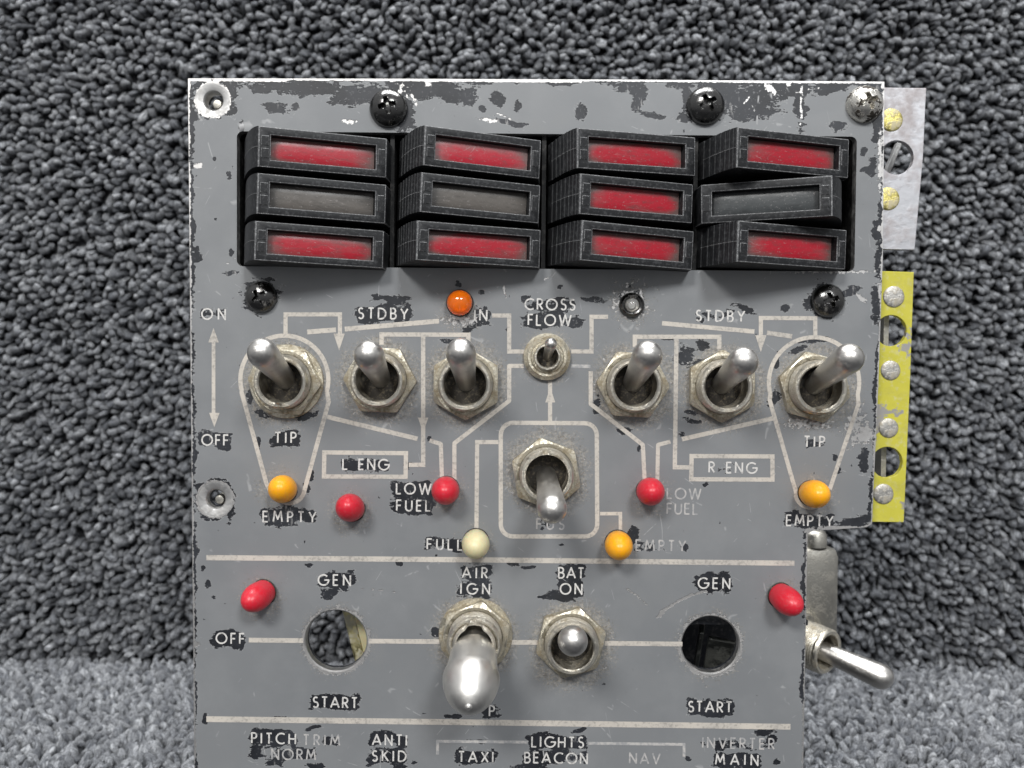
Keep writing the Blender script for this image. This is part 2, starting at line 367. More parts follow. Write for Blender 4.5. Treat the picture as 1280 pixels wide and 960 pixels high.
    for nm, co in (('carpet_floor', [(-400, -260, -4.5), (400, -260, -4.5), (400, WALL_Y + 2, -4.5), (-400, WALL_Y + 2, -4.5)]),
                   ('carpet_wall', [(-400, WALL_Y, -4.4), (400, WALL_Y, -4.4), (400, WALL_Y, 420), (-400, WALL_Y, 420)])):
        bm = bmesh.new(); f = bm.faces.new([bm.verts.new(Vector(p) * MM) for p in co])
        r = bmesh.ops.extrude_face_region(bm, geom=[f]); off = (0, 0, -.004) if nm == 'carpet_floor' else (0, .004, 0)
        bmesh.ops.translate(bm, verts=[g for g in r['geom'] if isinstance(g, bmesh.types.BMVert)], vec=off)
        bmesh.ops.recalc_face_normals(bm, faces=bm.faces)
        o = obj(nm, bm, M['backing']); o['kind'] = 'structure'
carpet()

# ================================================================== THE PANEL
root = bpy.data.objects.new('control_panel', None); COL.objects.link(root); root.empty_display_size = .02
root.rotation_euler = (R(90), 0, 0)
root['label'] = 'worn grey aircraft switch panel with toggle switches and red indicator windows standing on grey carpet'
root['category'] = 'control panel'
TH = 2.2      # plate thickness

# ---- printed legend geometry: strokes become one planar union
def seg_quads(pts, w, square=False, closed=False, quads=None, discs=True):
    quads = [] if quads is None else quads
    n = len(pts); rngs = range(n if closed else n - 1)
    for i in rngs:
        a, b = Vector(pts[i]), Vector(pts[(i + 1) % n]); d = (b - a)
        if d.length < 1e-6: continue
        d.normalize(); nn = Vector((-d.y, d.x)) * w / 2
        if square:
            if i > 0 or closed: a = a - d * w / 2
            if i < n - 2 or closed: b = b + d * w / 2
        quads.append([a + nn, a - nn, b - nn, b + nn])
    if discs and not square:
        for i in (range(n) if closed else range(1, n - 1)):
            c = Vector(pts[i]); quads.append([c + Vector((math.cos(k * math.pi / 4), math.sin(k * math.pi / 4))) * w / 2 for k in range(8)])
    return quads
def union_mesh(name, quads, h):
    V, Fc = [], []
    for q in quads:
        ar = sum(q[i].x * q[(i + 1) % len(q)].y - q[(i + 1) % len(q)].x * q[i].y for i in range(len(q)))
        if ar < 0: q = q[::-1]
        s = len(V); V.extend(Vector(p_) for p_ in q); Fc.append(list(range(s, s + len(q))))
    v, e, f, _, _, of = delaunay_2d_cdt(V, [], Fc, 1, 1e-4)
    bm = bmesh.new(); vs = [bm.verts.new((p.x * MM, p.y * MM, h * MM)) for p in v]
    def covered(c):
        for q in Fc:
            if all((V[q[(i + 1) % len(q)]] - V[q[i]]).cross(c - V[q[i]]) > -1e-5 for i in range(len(q))): return True
        return False
    for q, o_ in zip(f, of):
        if not o_ or not covered(sum((v[i] for i in q), Vector((0, 0))) / len(q)): continue
        try: bm.faces.new([vs[i] for i in q])
        except ValueError: pass
    for vv in [x for x in bm.verts if not x.link_faces]: bm.verts.remove(vv)
    bmesh.ops.recalc_face_normals(bm, faces=bm.faces)
    if bm.faces and sum(f_.normal.z for f_ in bm.faces) < 0: bmesh.ops.reverse_faces(bm, faces=bm.faces)
    me = bpy.data.meshes.new(name); bm.to_mesh(me); bm.free(); return me
def arc(cx, cy, rx, ry, a0, a1, n=10):
    return [(cx + rx * math.cos(R(a0 + (a1 - a0) * k / n)), cy + ry * math.sin(R(a0 + (a1 - a0) * k / n))) for k in range(n + 1)]
G = {
 'A': (.80, [[(0, 0), (.40, 1), (.80, 0)], [(.14, .32), (.66, .32)]]),
 'B': (.50, [[(0, 0), (0, 1), (.2, 1)] + arc(.22, .76, .22, .24, 90, -90) + [(0, .52)], [(.2, .52)] + arc(.24, .26, .26, .26, 90, -90) + [(0, 0)]]),
 'C': (.78, [arc(.5, .5, .5, .5, 52, 308, 16)]),
 'D': (.70, [[(0, 0), (0, 1), (.2, 1)] + arc(.2, .5, .5, .5, 90, -90, 12) + [(0, 0)]]),
 'E': (.44, [[(.44, 1), (0, 1), (0, 0), (.44, 0)], [(0, .52), (.40, .52)]]),
 'F': (.42, [[(.42, 1), (0, 1), (0, 0)], [(0, .50), (.38, .50)]]),
 'G': (.92, [arc(.5, .5, .5, .5, 45, 360, 18) + [(.55, .5)]]),
 'H': (.60, [[(0, 0), (0, 1)], [(.6, 0), (.6, 1)], [(0, .5), (.6, .5)]]),
 'I': (.02, [[(0, 0), (0, 1)]]),
 'K': (.55, [[(0, 0), (0, 1)], [(.5, 1), (0, .45)], [(.15, .60), (.55, 0)]]),
 'L': (.42, [[(0, 1), (0, 0), (.42, 0)]]),
 'M': (.84, [[(0, 0), (.12, 1), (.42, .25), (.72, 1), (.84, 0)]]),
 'N': (.64, [[(0, 0), (0, 1), (.64, 0), (.64, 1)]]),
 'O': (1.0, [arc(.5, .5, .5, .5, 0, 360, 22)]),
 'P': (.46, [[(0, 0), (0, 1), (.2, 1)] + arc(.2, .74, .26, .26, 90, -90) + [(0, .48)]]),
 'R': (.50, [[(0, 0), (0, 1), (.2, 1)] + arc(.2, .74, .26, .26, 90, -90) + [(0, .48)], [(.18, .48), (.50, 0)]]),
 'S': (.46, [arc(.23, .76, .20, .24, 40, 250, 9) + arc(.23, .26, .23, .26, 80, -150, 10)]),
 'T': (.50, [[(0, 1), (.5, 1)], [(.25, 1), (.25, 0)]]),
 'U': (.58, [[(0, 1), (0, .3)] + arc(.29, .3, .29, .3, 180, 360, 10) + [(.58, 1)]]),
 'V': (.72, [[(0, 1), (.36, 0), (.72, 1)]]),
 'W': (1.1, [[(0, 1), (.27, 0), (.55, 1), (.83, 0), (1.1, 1)]]),
 'X': (.62, [[(0, 0), (.62, 1)], [(0, 1), (.62, 0)]]),
 'Y': (.64, [[(0, 1), (.32, .46), (.64, 1)], [(.32, .46), (.32, 0)]]),
 ' ': (.30, []),
}
def word(txt, cx, cy, width, cap=13.0, mat='letter', ang=.5):
    """lettering centred on photo pixel (cx, cy), total width and cap height in pixels"""
    x0, y0 = P(cx, cy); s = PXMM; nat = sum(G[c][0] for c in txt) * cap
    tr = (width - nat) / max(1, len(txt) - 1) if len(txt) > 1 else 0
    if tr < 1.2 and len(txt) > 1: k = (width - 1.6 * (len(txt) - 1)) / nat; tr = 1.6
    else: k = 1
    quads, x = [], -width / 2 if len(txt) > 1 else -nat / 2
    ca, sa = math.cos(R(-ang)), math.sin(R(-ang))
    for c in txt:
        jx, jy = random.uniform(-.15, .15), random.uniform(-.2, .2)
        for pl in G[c][1]:
            pts = []
            for (u, v) in pl:
                X, Y = (x + u * cap * k + jx) * s, ((v - .5) * cap + jy) * s
                pts.append((x0 + X * ca - Y * sa, y0 + X * sa + Y * ca))
            seg_quads(pts, 2.0 * s, quads=quads)
        x += G[c][0] * cap * k + tr
    o = obj('lettering', union_mesh('lettering', quads, .05), M[mat], root)
    WORDS.append((cx, cy, width, cap)); return o
WORDS = []
def pl(*pts, w=5.6, square=True, closed=False, mat='print', arrow=None, h=.04):
    p = [P(*q) for q in pts]; quads = seg_quads(p, w * PXMM, square=square, closed=closed)
    for a in (arrow or []):      # (tipx, tipy, basey, halfwidth)
        quads.append([Vector(P(a[0], a[1])), Vector(P(a[0] - a[3], a[2])), Vector(P(a[0] + a[3], a[2]))])
    return obj('printed_line', union_mesh('printed_line', quads, h), M[mat], root)
def apx(cx, cy, r, a0, a1, n=14):      # arc in pixel space, angles clockwise from +x
    return [(cx + r * math.cos(R(a0 + (a1 - a0) * k / n)), cy + r * math.sin(R(a0 + (a1 - a0) * k / n))) for k in range(n + 1)]

pl((267, 424), (267, 520), w=4.6, arrow=[(267, 410, 428, 6.5), (268, 534, 516, 6.5)])
pl((357, 417), (357, 393), (425, 393), (425, 420), w=5.2, arrow=[(424, 438, 417, 7)], h=.045)
pl((384, 415), (420, 412.3), w=6); pl((431, 411.4), (549, 401.3), w=6)
pear = apx(355.5, 474.5, 55, -195, 15, 30)
pl(*pear, (411, 502), (380, 615), *apx(362, 610, 19, 15, 120, 8), w=5.4, square=False)
pl(pear[0], (302, 490), (333, 604), (342, 622), w=5.4, square=False, h=.043)
pl((477, 431), (477, 418), (585.5, 418.5), (585.5, 431), w=5.4)
pl((529, 421), (529, 581), (511, 581), w=5.4, arrow=[(529, 541, 522, 6.5)], h=.045)
pl((405.5, 565.5), (507.5, 566.5), (507, 596), (405, 595.5), w=5.4, closed=True)
pl((409, 521), (522, 548.5), w=5.6)
pl((537, 550.5), (551, 555), (552.5, 600), w=5.2, square=False)
pl((655, 457.4), (636.5, 457.4), (636.5, 501), (568, 554), (568, 600), w=5.2, square=False)
pl((615, 394.4), (636.5, 394.4), (636.5, 439.4), (656, 439.4), w=5.2)
pl((714, 439.4), (739.4, 439.4), (739.4, 396), (760, 396), w=5.2)
pl((714, 457.6), (738, 458), w=4.2, mat='faded', h=.043)
pl((738.4, 464), (738.4, 505), (803.5, 556), (805.7, 600), w=5.2, square=False)
pl((687.6, 476), (687.6, 526), w=5.2, arrow=[(687.8, 484, 503, 6.2)])
rr = apx(641, 543.5, 15, 180, 270, 6) + apx(731, 544, 15, 270, 360, 6) + apx(731.5, 655.5, 15, 0, 90, 6) + apx(641, 655.5, 15, 90, 180, 6)
pl(*rr, w=5.4, square=False, closed=True)
pl((623, 552.6), (596.5, 552.6), (595.5, 664), w=5.2)
pl((750, 642), (775.5, 642), (775.5, 664), w=4.4)
pl((793.5, 434), (793.5, 421), (899, 421), (899, 436), w=5.4)
pl((845.5, 424), (843.5, 584), (861.5, 584.3), w=5.4)
pl((864.5, 570), (965.5, 570.5), (965.5, 599.5), (864, 599), w=5.4, closed=True)
pl((852.4, 549), (967.5, 522.6), w=5.6)
pl((838, 552), (822.5, 556), (821.5, 603), w=5.0, square=False)
pl((827.5, 404), (943, 414.5), w=5.6)
pl((951, 422), (951, 397.5), (1019, 397.8), (1019, 419.5), w=5.2, arrow=[(951, 440, 419, 7)], h=.045)
pl((958.6, 416), (990, 420.5), w=5.6, h=.047)
pear = apx(1017.5, 478, 56.5, -195, 15, 30)
pl(*pear, (1073, 505), (1037, 612), w=5.2, square=False)
pl(pear[0], (962, 500), (996, 619), *apx(1013, 615.5, 19, 165, 60, 8), w=5.2, square=False, h=.043)
pl((258, 697), (600, 699.8), (993, 704), w=6.6); pl((258, 898.8), (620, 903.2), (988, 908.4), w=7.4)
for a, b in (((311, 800), (379, 800.7)), ((461, 801.3), (556, 802)), ((634, 802.8), (675, 803)), ((756, 804), (853, 805))): pl(a, b, w=6, mat='print')
pl((547, 943), (547, 926.5), (660, 927.6), w=3.6, mat='faded'); pl((735, 929), (855, 930.4), (855, 946), w=3.6, mat='faded')
for a in [('ON', 267, 392.5, 29), ('OFF', 269, 550, 33), ('STDBY', 479, 392, 61), ('CROSS', 687.5, 380.5, 62), ('FLOW', 687, 400, 53),
          ('STDBY', 900.5, 395, 60), ('TIP', 357, 547, 26), ('TIP', 1018, 552, 25), ('L ENG', 457, 580.5, 57), ('R ENG', 916, 584.5, 59),
          ('EMPTY', 362, 646, 66), ('EMPTY', 1012, 651, 58), ('GEN', 418, 725, 40), ('GEN', 892.5, 729, 39), ('AIR', 593.5, 716, 31),
          ('IGN', 594, 736, 36), ('BAT', 714, 716, 31), ('ON', 714, 736, 27), ('OFF', 288, 798, 35), ('START', 419, 878, 55),
          ('START', 887.5, 883.5, 54), ('ANTI', 487, 925, 43), ('SKID', 486.5, 945, 42), ('TAXI', 595, 946, 43), ('LIGHTS', 697, 927.5, 65),
          ('BEACON', 695, 947.5, 79), ('MAIN', 921, 949.5, 53)]: word(*a)
word('P', 615, 888.5, 8); word('LOW', 517, 611, 43); word('FUEL', 517, 632, 42); word('LOW', 855, 617, 42, mat='faded'); word('FUEL', 853, 636, 38, mat='faded')
word('FULL', 556, 680.5, 44); word('IN', 601, 394, 15); word('FUS', 688, 655, 34, mat='faded'); word('EMPTY', 826, 682, 62, mat='faded')
word('NORM', 367, 943, 55, mat='faded'); word('PITCH', 342, 923, 55); word('TRIM', 402, 925, 45, mat='faded')
word('NAV', 806, 948, 38, mat='faded'); word('INVERTER', 923, 929, 90, mat='faded')

# ---- plate with wear fields
OUT = [(235, 98), (500, 98.4), (800, 99.6), (1105.5, 102), (1103.5, 320), (1098, 480), (1090, 655), (1083, 659), (1040, 662), (1017, 663), (1009.5, 667), (1004, 960)]
outp = [P(*q) for q in OUT]
xr, xl = outp[-1][0], P(243, 960)[0]
outp += [(xr - 1.0, 0), (xl + 1.0, 0), (xl, P(243, 960)[1])]
outp = [Vector(p) for p in outp]
SCALE_PX = 1 / PXMM
CH1, CH2 = P(420, 801), P(888, 806)
CS1, CS2 = P(266, 125), P(269, 624)
NOTE_HOLES = [(*CH1, 40 * PXMM), (*CH2, 37.5 * PXMM), (*CS1, 21.5 * PXMM), (*CS2, 22.5 * PXMM)]
def rrect(x0, y0, x1, y1, r, n=5):
    pts = []
    for cx, cy, a in ((x1 - r, y1 - r, 0), (x0 + r, y1 - r, 90), (x0 + r, y0 + r, 180), (x1 - r, y0 + r, 270)):
        pts += [(cx + r * math.cos(R(a + 90 * k / n)), cy + r * math.sin(R(a + 90 * k / n))) for k in range(n + 1)]
    return pts
wl, wt = P(296, 164); wr, wb = P(1068, 339.5)
win = [Vector(p) for p in rrect(wl, wb, wr, wt, 1.3)]
def resample(poly, step):
    out = []
    for i in range(len(poly)):
        a, b = Vector(poly[i]), Vector(poly[(i + 1) % len(poly)]); n = max(1, int((b - a).length / step))
        out += [a.lerp(b, k / n) for k in range(n)]
    return out
def pip(X, Y, poly):
    ins = np.zeros(X.shape, bool); n = len(poly)
    for i in range(n):
        x1, y1 = poly[i][0], poly[i][1]; x2, y2 = poly[(i + 1) % n][0], poly[(i + 1) % n][1]
        if y1 == y2: continue
        c = ((y1 > Y) != (y2 > Y)) & (X < (x2 - x1) * (Y - y1) / (y2 - y1) + x1); ins ^= c
    return ins
def segdist(X, Y, poly, closed=True):
    d = np.full(X.shape, 1e9); n = len(poly)
    for i in range(n if closed else n - 1):
        x1, y1 = poly[i][0], poly[i][1]; x2, y2 = poly[(i + 1) % n][0], poly[(i + 1) % n][1]
        L = (x2 - x1) ** 2 + (y2 - y1) ** 2 + 1e-12; t_ = np.clip(((X - x1) * (x2 - x1) + (Y - y1) * (y2 - y1)) / L, 0, 1)
        d = np.minimum(d, np.hypot(X - x1 - t_ * (x2 - x1), Y - y1 - t_ * (y2 - y1)))
    return d
NUTS = [(355, 478), (474, 476), (582, 480), (793, 481), (905, 483), (1021, 482), (683, 590), (714, 806), (593, 797)]
def build_plate():
    st = .36
    x0, x1 = min(p.x for p in outp) - 1, max(p.x for p in outp) + 1; y0, y1 = -1, max(p.y for p in outp) + 1
    nx, ny = int((x1 - x0) / st) + 1, int((y1 - y0) / st) + 1
    gx, gy = np.meshgrid(x0 + np.arange(nx) * st, y0 + np.arange(ny) * st)
    circ = [[Vector((hx + hr * math.cos(2 * math.pi * k / 72), hy + hr * math.sin(2 * math.pi * k / 72))) for k in range(72)] for hx, hy, hr in NOTE_HOLES]
    out_f, win_f = resample(outp, 1.0), resample(win, 1.0)
    inside = pip(gx, gy, outp) & ~pip(gx, gy, win); dmin = np.minimum(segdist(gx, gy, outp), segdist(gx, gy, win))
    for hx, hy, hr in NOTE_HOLES:
        d = np.hypot(gx - hx, gy - hy); inside &= d > hr; dmin = np.minimum(dmin, np.abs(d - hr))
    good = inside & (dmin > .22)
    cell = good[:-1, :-1] & good[1:, :-1] & good[:-1, 1:] & good[1:, 1:] & (dmin[:-1, :-1] > .5)
    idx = np.arange(nx * ny).reshape(ny, nx)
    F = np.stack([idx[:-1, :-1][cell], idx[:-1, 1:][cell], idx[1:, 1:][cell], idx[1:, :-1][cell]], -1)
    # band along outlines
    nb = np.zeros((ny, nx), bool); inv = ~cell
    nb[:-1, :-1] |= inv; nb[1:, :-1] |= inv; nb[:-1, 1:] |= inv; nb[1:, 1:] |= inv
    nb &= good
    bi = idx[nb]; V2 = [Vector((x, y)) for x, y in zip(gx[nb], gy[nb])]; E = []
    for loop in [out_f, win_f] + circ:
        s = len(V2); V2 += loop; E += [(s + i, s + (i + 1) % len(loop)) for i in range(len(loop))]
    v, e, f, ov, _, _ = delaunay_2d_cdt(V2, E, [], 0, 1e-6)
    vx = np.array([(p.x, p.y) for p in v]); fa = np.array([q for q in f if len(q) == 3])
    c = vx[fa].mean(1); ok = pip(c[:, 0], c[:, 1], outp) & ~pip(c[:, 0], c[:, 1], win)
    for hx, hy, hr in NOTE_HOLES: ok &= np.hypot(c[:, 0] - hx, c[:, 1] - hy) > hr * .999
    ci = np.clip(((c[:, 0] - x0) / st).astype(int), 0, nx - 2); cj = np.clip(((c[:, 1] - y0) / st).astype(int), 0, ny - 2)
    ok &= ~cell[cj, ci]; fa = fa[ok]
    nV = nx * ny; gridV = np.stack([gx.ravel(), gy.ravel()], -1)
    mapping = np.arange(len(v)) + nV
    for k, o_ in enumerate(ov):
        for q in o_:
            if q < len(bi): mapping[k] = bi[q]
    allV = np.concatenate([gridV, vx]); faces = F.tolist() + mapping[fa].tolist()
    used = np.unique(np.concatenate([F.ravel(), mapping[fa].ravel()])); re = np.full(len(allV), -1); re[used] = np.arange(len(used))
    faces = [[int(re[i]) for i in q] for q in faces]; W = allV[used]
    bm = bmesh.new(); vs = [bm.verts.new((p[0] * MM, p[1] * MM, 0)) for p in W]
    for q in faces:
        try: bm.faces.new([vs[i] for i in q])
        except ValueError: pass
    bmesh.ops.recalc_face_normals(bm, faces=bm.faces)
    if sum(f_.normal.z for f_ in list(bm.faces)[:50]) < 0: bmesh.ops.reverse_faces(bm, faces=bm.faces)
    # rims: chamfer then wall; countersinks cone inwards
    bnd = [e_ for e_ in bm.edges if len(e_.link_faces) == 1]
    def rim(edges, off, dz):
        r = bmesh.ops.extrude_edge_only(bm, edges=edges); nv = [g for g in r['geom'] if isinstance(g, bmesh.types.BMVert)]; ne = [g for g in r['geom'] if isinstance(g, bmesh.types.BMEdge)]
        for q in nv:
            x, y = q.co.x / MM, q.co.y / MM; d = Vector((0, 0))
            for hx, hy, hr in NOTE_HOLES:
                rr_ = math.hypot(x - hx, y - hy)
                if rr_ < hr + .3: d = Vector((hx - x, hy - y)).normalized() * (off if off else 0)
            q.co.x += d.x * MM; q.co.y += d.y * MM; q.co.z += dz * MM
        fs = {f_ for e_ in ne for f_ in e_.link_faces}
        return [e_ for e_ in ne if all(v_ in nv for v_ in e_.verts)], fs
    allf = set()
    e1, fs = rim(bnd, .28, -.32); allf |= fs
    e1, fs = rim(e1, 0, -(TH - .32)); allf |= fs
    for f_ in allf: f_.material_index = 1
    bmesh.ops.recalc_face_normals(bm, faces=list(allf))
    me = bpy.data.meshes.new('face_plate'); bm.to_mesh(me); bm.free()
    me.materials.append(M['paint']); me.materials.append(M['alu'])
    # ---- wear fields
    n = len(me.vertices); co = np.empty(n * 3, np.float32); me.vertices.foreach_get('co', co); co = co.reshape(-1, 3).astype(float) / MM
    X, Y = co[:, 0], co[:, 1]
    # back to photo pixels (inverse of P at h = 0)
    inv_r = np.array(cam_rot.transposed()); rel = np.stack([X, np.full(n, DIST), Y - FLOOR_H], -1) @ inv_r.T
    px = 640 + FPX * rel[:, 0] / -rel[:, 2]; py = 480 - FPX * rel[:, 1] / -rel[:, 2]
    warp = 14 * (vnoise(px, py, .035, 31, 4) - .5); warp2 = 14 * (vnoise(px, py, .035, 32, 4) - .5)
    qx, qy = px + warp, py + warp2
    chip_ = np.full(n, -1.0)
    def blob(cx, cy, rx, ry, s=1.0, ang=0):
        a = R(ang); dx, dy = qx - cx, qy - cy; u, v_ = (dx * math.cos(a) + dy * math.sin(a)) / rx, (-dx * math.sin(a) + dy * math.cos(a)) / ry
        np.maximum(chip_, s * (1 - np.hypot(u, v_)) , out=chip_)
    for b in [(285, 112, 14, 20), (262, 107, 30, 7), (292, 138, 7, 8), (245, 145, 8, 8), (345, 108, 50, 9), (395, 110, 45, 11), (440, 120, 34, 13), (343, 136, 20, 9), (373, 131, 6, 5), (470, 118, 30, 16),
              (506, 140, 14, 30), (535, 110, 60, 14), (570, 118, 28, 14), (585, 128, 10, 10), (623, 124, 11, 9), (651, 132, 6, 8), (602, 139, 5, 6), (640, 152, 26, 4, 1, 15),
              (600, 101, 25, 4), (785, 106, 26, 9), (801, 118, 12, 14), (797, 130, 8, 10), (728, 140, 9, 12, 1, -20), (815, 144, 22, 4, 1, 10), (850, 105, 20, 6), (858, 120, 8, 20), (855, 150, 14, 6),
              (905, 118, 42, 30), (940, 135, 40, 18), (960, 115, 40, 14), (985, 108, 40, 9), (998, 130, 9, 34), (1000, 112, 22, 14), (1030, 108, 30, 9), (1050, 160, 16, 7), (1095, 110, 14, 10), (1096, 150, 10, 24),
              (1060, 100, 40, 5), (302, 157, 5, 7), (240, 160, 5, 60, 1.1), (239, 270, 5, 90, .9), (247, 318, 6, 10), (1092, 165, 6, 18), (1078, 190, 5, 5), (1092, 210, 8, 14), (1096, 290, 8, 20), (1080, 212, 4, 3),
              (1099, 330, 7, 26), (1094, 380, 7, 30), (1098, 440, 5, 24), (1094, 500, 4, 18), (1081, 575, 7, 18, 1), (1090, 640, 5, 20), (1026, 659, 34, 7, 1.2), (1066, 654, 34, 8, 1.1, -5), (1016, 670, 8, 8),
              (238, 420, 3, 70, .8), (241, 560, 4, 60, .9), (240, 700, 5, 46, 1.1), (243, 870, 3, 80, .8), (1006, 720, 4, 60, .9), (1004, 850, 3, 60, .7),
              (288, 341, 12, 3), (268, 200, 3, 3), (268, 272, 3, 3), (287, 220, 5, 6), (290, 315, 4, 6), (480, 374, 20, 4, 1, 10), (497, 377, 18, 5), (1062, 362, 16, 7, 1, -20),
              (1033, 377, 27, 25, 1.2), (1012, 378, 10, 12), (327, 370, 24, 22, .9), (789, 378, 19, 19, 1.1), (788, 357, 4, 3), (700, 360, 6, 4, 1, -30), (740, 374, 16, 4, 1), (655, 371, 6, 7), (573, 358, 6, 4), (603, 368, 4, 4),
              (600, 404, 14, 8), (587, 410, 10, 4), (560, 424, 14, 3), (635, 412, 3, 5), (834, 424, 12, 3), (880, 400, 4, 5), (930, 388, 16, 5, 1, 15), (980, 385, 6, 8, 1, 60), (875, 430, 8, 10, .8), (878, 458, 12, 8),
              (858, 446, 12, 14, .7), (862, 516, 10, 4), (780, 537, 12, 5, 1, 20), (748, 505, 5, 12, .9), (800, 560, 3, 8), (866, 527, 14, 4), (310, 500, 5, 8), (325, 517, 10, 6, 1, 30), (380, 518, 18, 6), (1020, 425, 22, 5, 1.1),
              (1000, 437, 14, 5, .9, -20), (968, 500, 7, 12, .9, 20), (972, 450, 4, 12), (850, 545, 6, 4), (885, 604, 6, 4), (538, 548, 5, 5), (512, 583, 6, 5, 1.1), (540, 620, 10, 14, 1.0), (537, 641, 5, 4, 1.2), (505, 621, 9, 4),
              (1045, 572, 4, 5), (323, 554, 3, 8), (1048, 585, 3, 8), (389, 595, 4, 8), (385, 612, 4, 8), (252, 606, 12, 6), (288, 640, 6, 16, .9), (255, 645, 8, 6), (700, 678, 5, 3), (775, 672, 14, 5), (792, 670, 8, 12, 1.2),
              (640, 704, 8, 3), (388, 704, 6, 4), (498, 705, 5, 4, 1.2), (660, 705, 10, 3), (260, 729, 5, 5, .9), (268, 800, 5, 4), (254, 713, 3, 3), (270, 746, 3, 3), (412, 742, 14, 8, 1.2), (424, 737, 10, 7), (546, 790, 6, 8, 1.2), (610, 757, 10, 3, 1.1),
              (258, 897, 4, 6), (350, 896, 14, 3), (392, 908, 10, 3, 1.2), (562, 895, 8, 3), (600, 926, 14, 3, 1.2), (724, 911, 14, 3, 1.3), (955, 913, 16, 5, 1.3), (967, 925, 8, 9, 1.1), (973, 954, 7, 5, 1.1), (860, 948, 4, 3), (702, 745, 26, 8, 1.3),
              (715, 725, 16, 20, .9), (596, 727, 16, 20, .9), (320, 941, 10, 12, 1), (345, 950, 14, 10, .9), (395, 958, 14, 5, 1), (520, 952, 6, 4), (500, 958, 12, 6, 1), (665, 958, 24, 7, 1.2), (612, 890, 14, 9, 1.2), (570, 894, 8, 5, 1.1)]: blob(*b)
    for (cx, cy, s_) in [(700, 381, .9), (690, 393, 1.2), (683, 400, 1.3), (665, 400, 1), (712, 402, .8)]: blob(cx, cy, 16, 9, s_)
    heavy = {(593.5, 716), (594, 736), (714, 716), (714, 736), (595, 946), (362, 646), (288, 798), (419, 878), (418, 725), (892.5, 729), (887.5, 883.5), (921, 949.5), (697, 927.5), (517, 611), (517, 632), (486.5, 945), (342, 923), (479, 392), (357, 547)}
    none = {(267, 392.5): .35, (855, 617): 0, (853, 636): 0, (826, 682): .15, (806, 948): 0, (688, 655): .1, (402, 925): .25, (916, 584.5): .2, (1018, 552): .3, (900.5, 395): .45, (923, 929): .3, (687.5, 380.5): .4, (269, 550): .8}
    wn = vnoise(px, py, .07, 77, 4)
    for cx, cy, wd, cp in WORDS:
        k = 1.0 if (cx, cy) in heavy else none.get((cx, cy), .62)
        if k == 0: continue
        dx = np.maximum(np.abs(qx - cx) - (wd / 2 - 2), 0) / 7.0; dy = np.maximum(np.abs(qy - cy) - cp * .28, 0) / 8.0
        chip_ = np.maximum(chip_, (1 - np.hypot(dx, dy)) * .9 - (1 - k) * 1.1 + (wn - .5) * 1.9 * (1.1 - .6 * k))
    sp_n = vnoise(px, py, .11, 41, 3); chip_ = np.maximum(chip_, np.where(sp_n > .84, (sp_n - .84) * 6, -1))
    dEdge = segdist(X, Y, [tuple(p) for p in outp]) * SCALE_PX
    en = vnoise(px, py, .045, 51, 4)
    side = (px < 260) | (px > 1080) | (py < 115)
    chip_ = np.maximum(chip_, np.where(side, (5.0 + 12 * (en - .5) - dEdge) / 8, -1))
    chip_ += .5 * (vnoise(px, py, .09, 61, 4) - .5)
    bare_ = np.maximum((1.8 + 3.0 * (vnoise(px, py, .08, 52, 3) - .5) - dEdge) / 3.2, -1)
    bare_ = np.where((py < 112) & (dEdge < 3.4), np.maximum(bare_, .5), bare_)
    def bb(cx, cy, rx, ry, s=1.0, ang=0):
        a = R(ang); dx, dy = px - cx, py - cy; u, v_ = (dx * math.cos(a) + dy * math.sin(a)) / rx, (-dx * math.sin(a) + dy * math.cos(a)) / ry
        np.maximum(bare_, s * (1 - np.hypot(u, v_)), out=bare_)
    for b in [(248, 207, 6, 4, 1), (438, 152, 7, 3, .8), (520, 130, 2, 6, .9), (500, 115, 3, 10, .6, 20), (963, 111, 10, 4, .9, 35), (986, 106, 3, 3, .8), (535, 105, 5, 3, .5), (610, 150, 16, 2.5, .7, 8),
              (1100, 200, 3, 40, .7), (1101, 285, 6, 4, 1), (1100, 360, 3, 20, .6), (1078, 545, 18, 12, .55, -30), (1068, 530, 10, 20, .45, 30), (1010, 530, 30, 6, .4), (1050, 660, 36, 3, 1.1), (1012, 664, 6, 4, 1), (244, 806, 6, 4, 1), (241, 818, 4, 6, .8),
              (828, 765, 8, 3, .9, -50), (1078, 374, 10, 3, .9, 40), (430, 151, 4, 2, 1), (590, 402, 9, 5, .55), (575, 400, 20, 7, .4), (1095, 570, 3, 30, .5), (789, 378, 19, 19, .35), (1040, 340, 60, 2, .4)]: bb(*b)
    for line, wd in [([(822, 771), (832, 762), (848, 751), (866, 743), (884, 739)], 1.1), ([(784, 736), (796, 745), (808, 756)], .8), ([(1003, 107), (1001, 116), (994, 116)], .7), ([(1003, 116), (1001, 130), (1002, 145), (1000, 156)], .8), ([(929, 130), (937, 121)], .7), ([(1010, 112), (1024, 110)], .6), ([(940, 132), (944, 139)], .6), ([(506, 112), (510, 122)], .7), ([(513, 112), (518, 126)], .7), ([(488, 103), (512, 110)], .5), ([(620, 141), (640, 150)], .6), ([(630, 356), (632, 371)], .9), ([(876, 848), (884, 860)], .5), ([(415, 640), (428, 652)], .5),
                     ([(452, 736), (500, 740)], .4), ([(680, 350), (690, 345)], .6), ([(284, 330), (300, 318)], .4)]:
        d = segdist(px + 2 * (wn - .5), py, line, False); np.maximum(bare_, (wd * 1.6 - d) / 2.2 * .9, out=bare_)
    for (cx, cy, r_) in ((420, 801, 40), (888, 806, 37.5)):
        d = np.hypot(px - cx, py - cy) - r_; bare_ = np.maximum(bare_, (3.5 + 2 * (wn - .5) - d) / 6 * np.where(py > cy - 10, .9, .5))
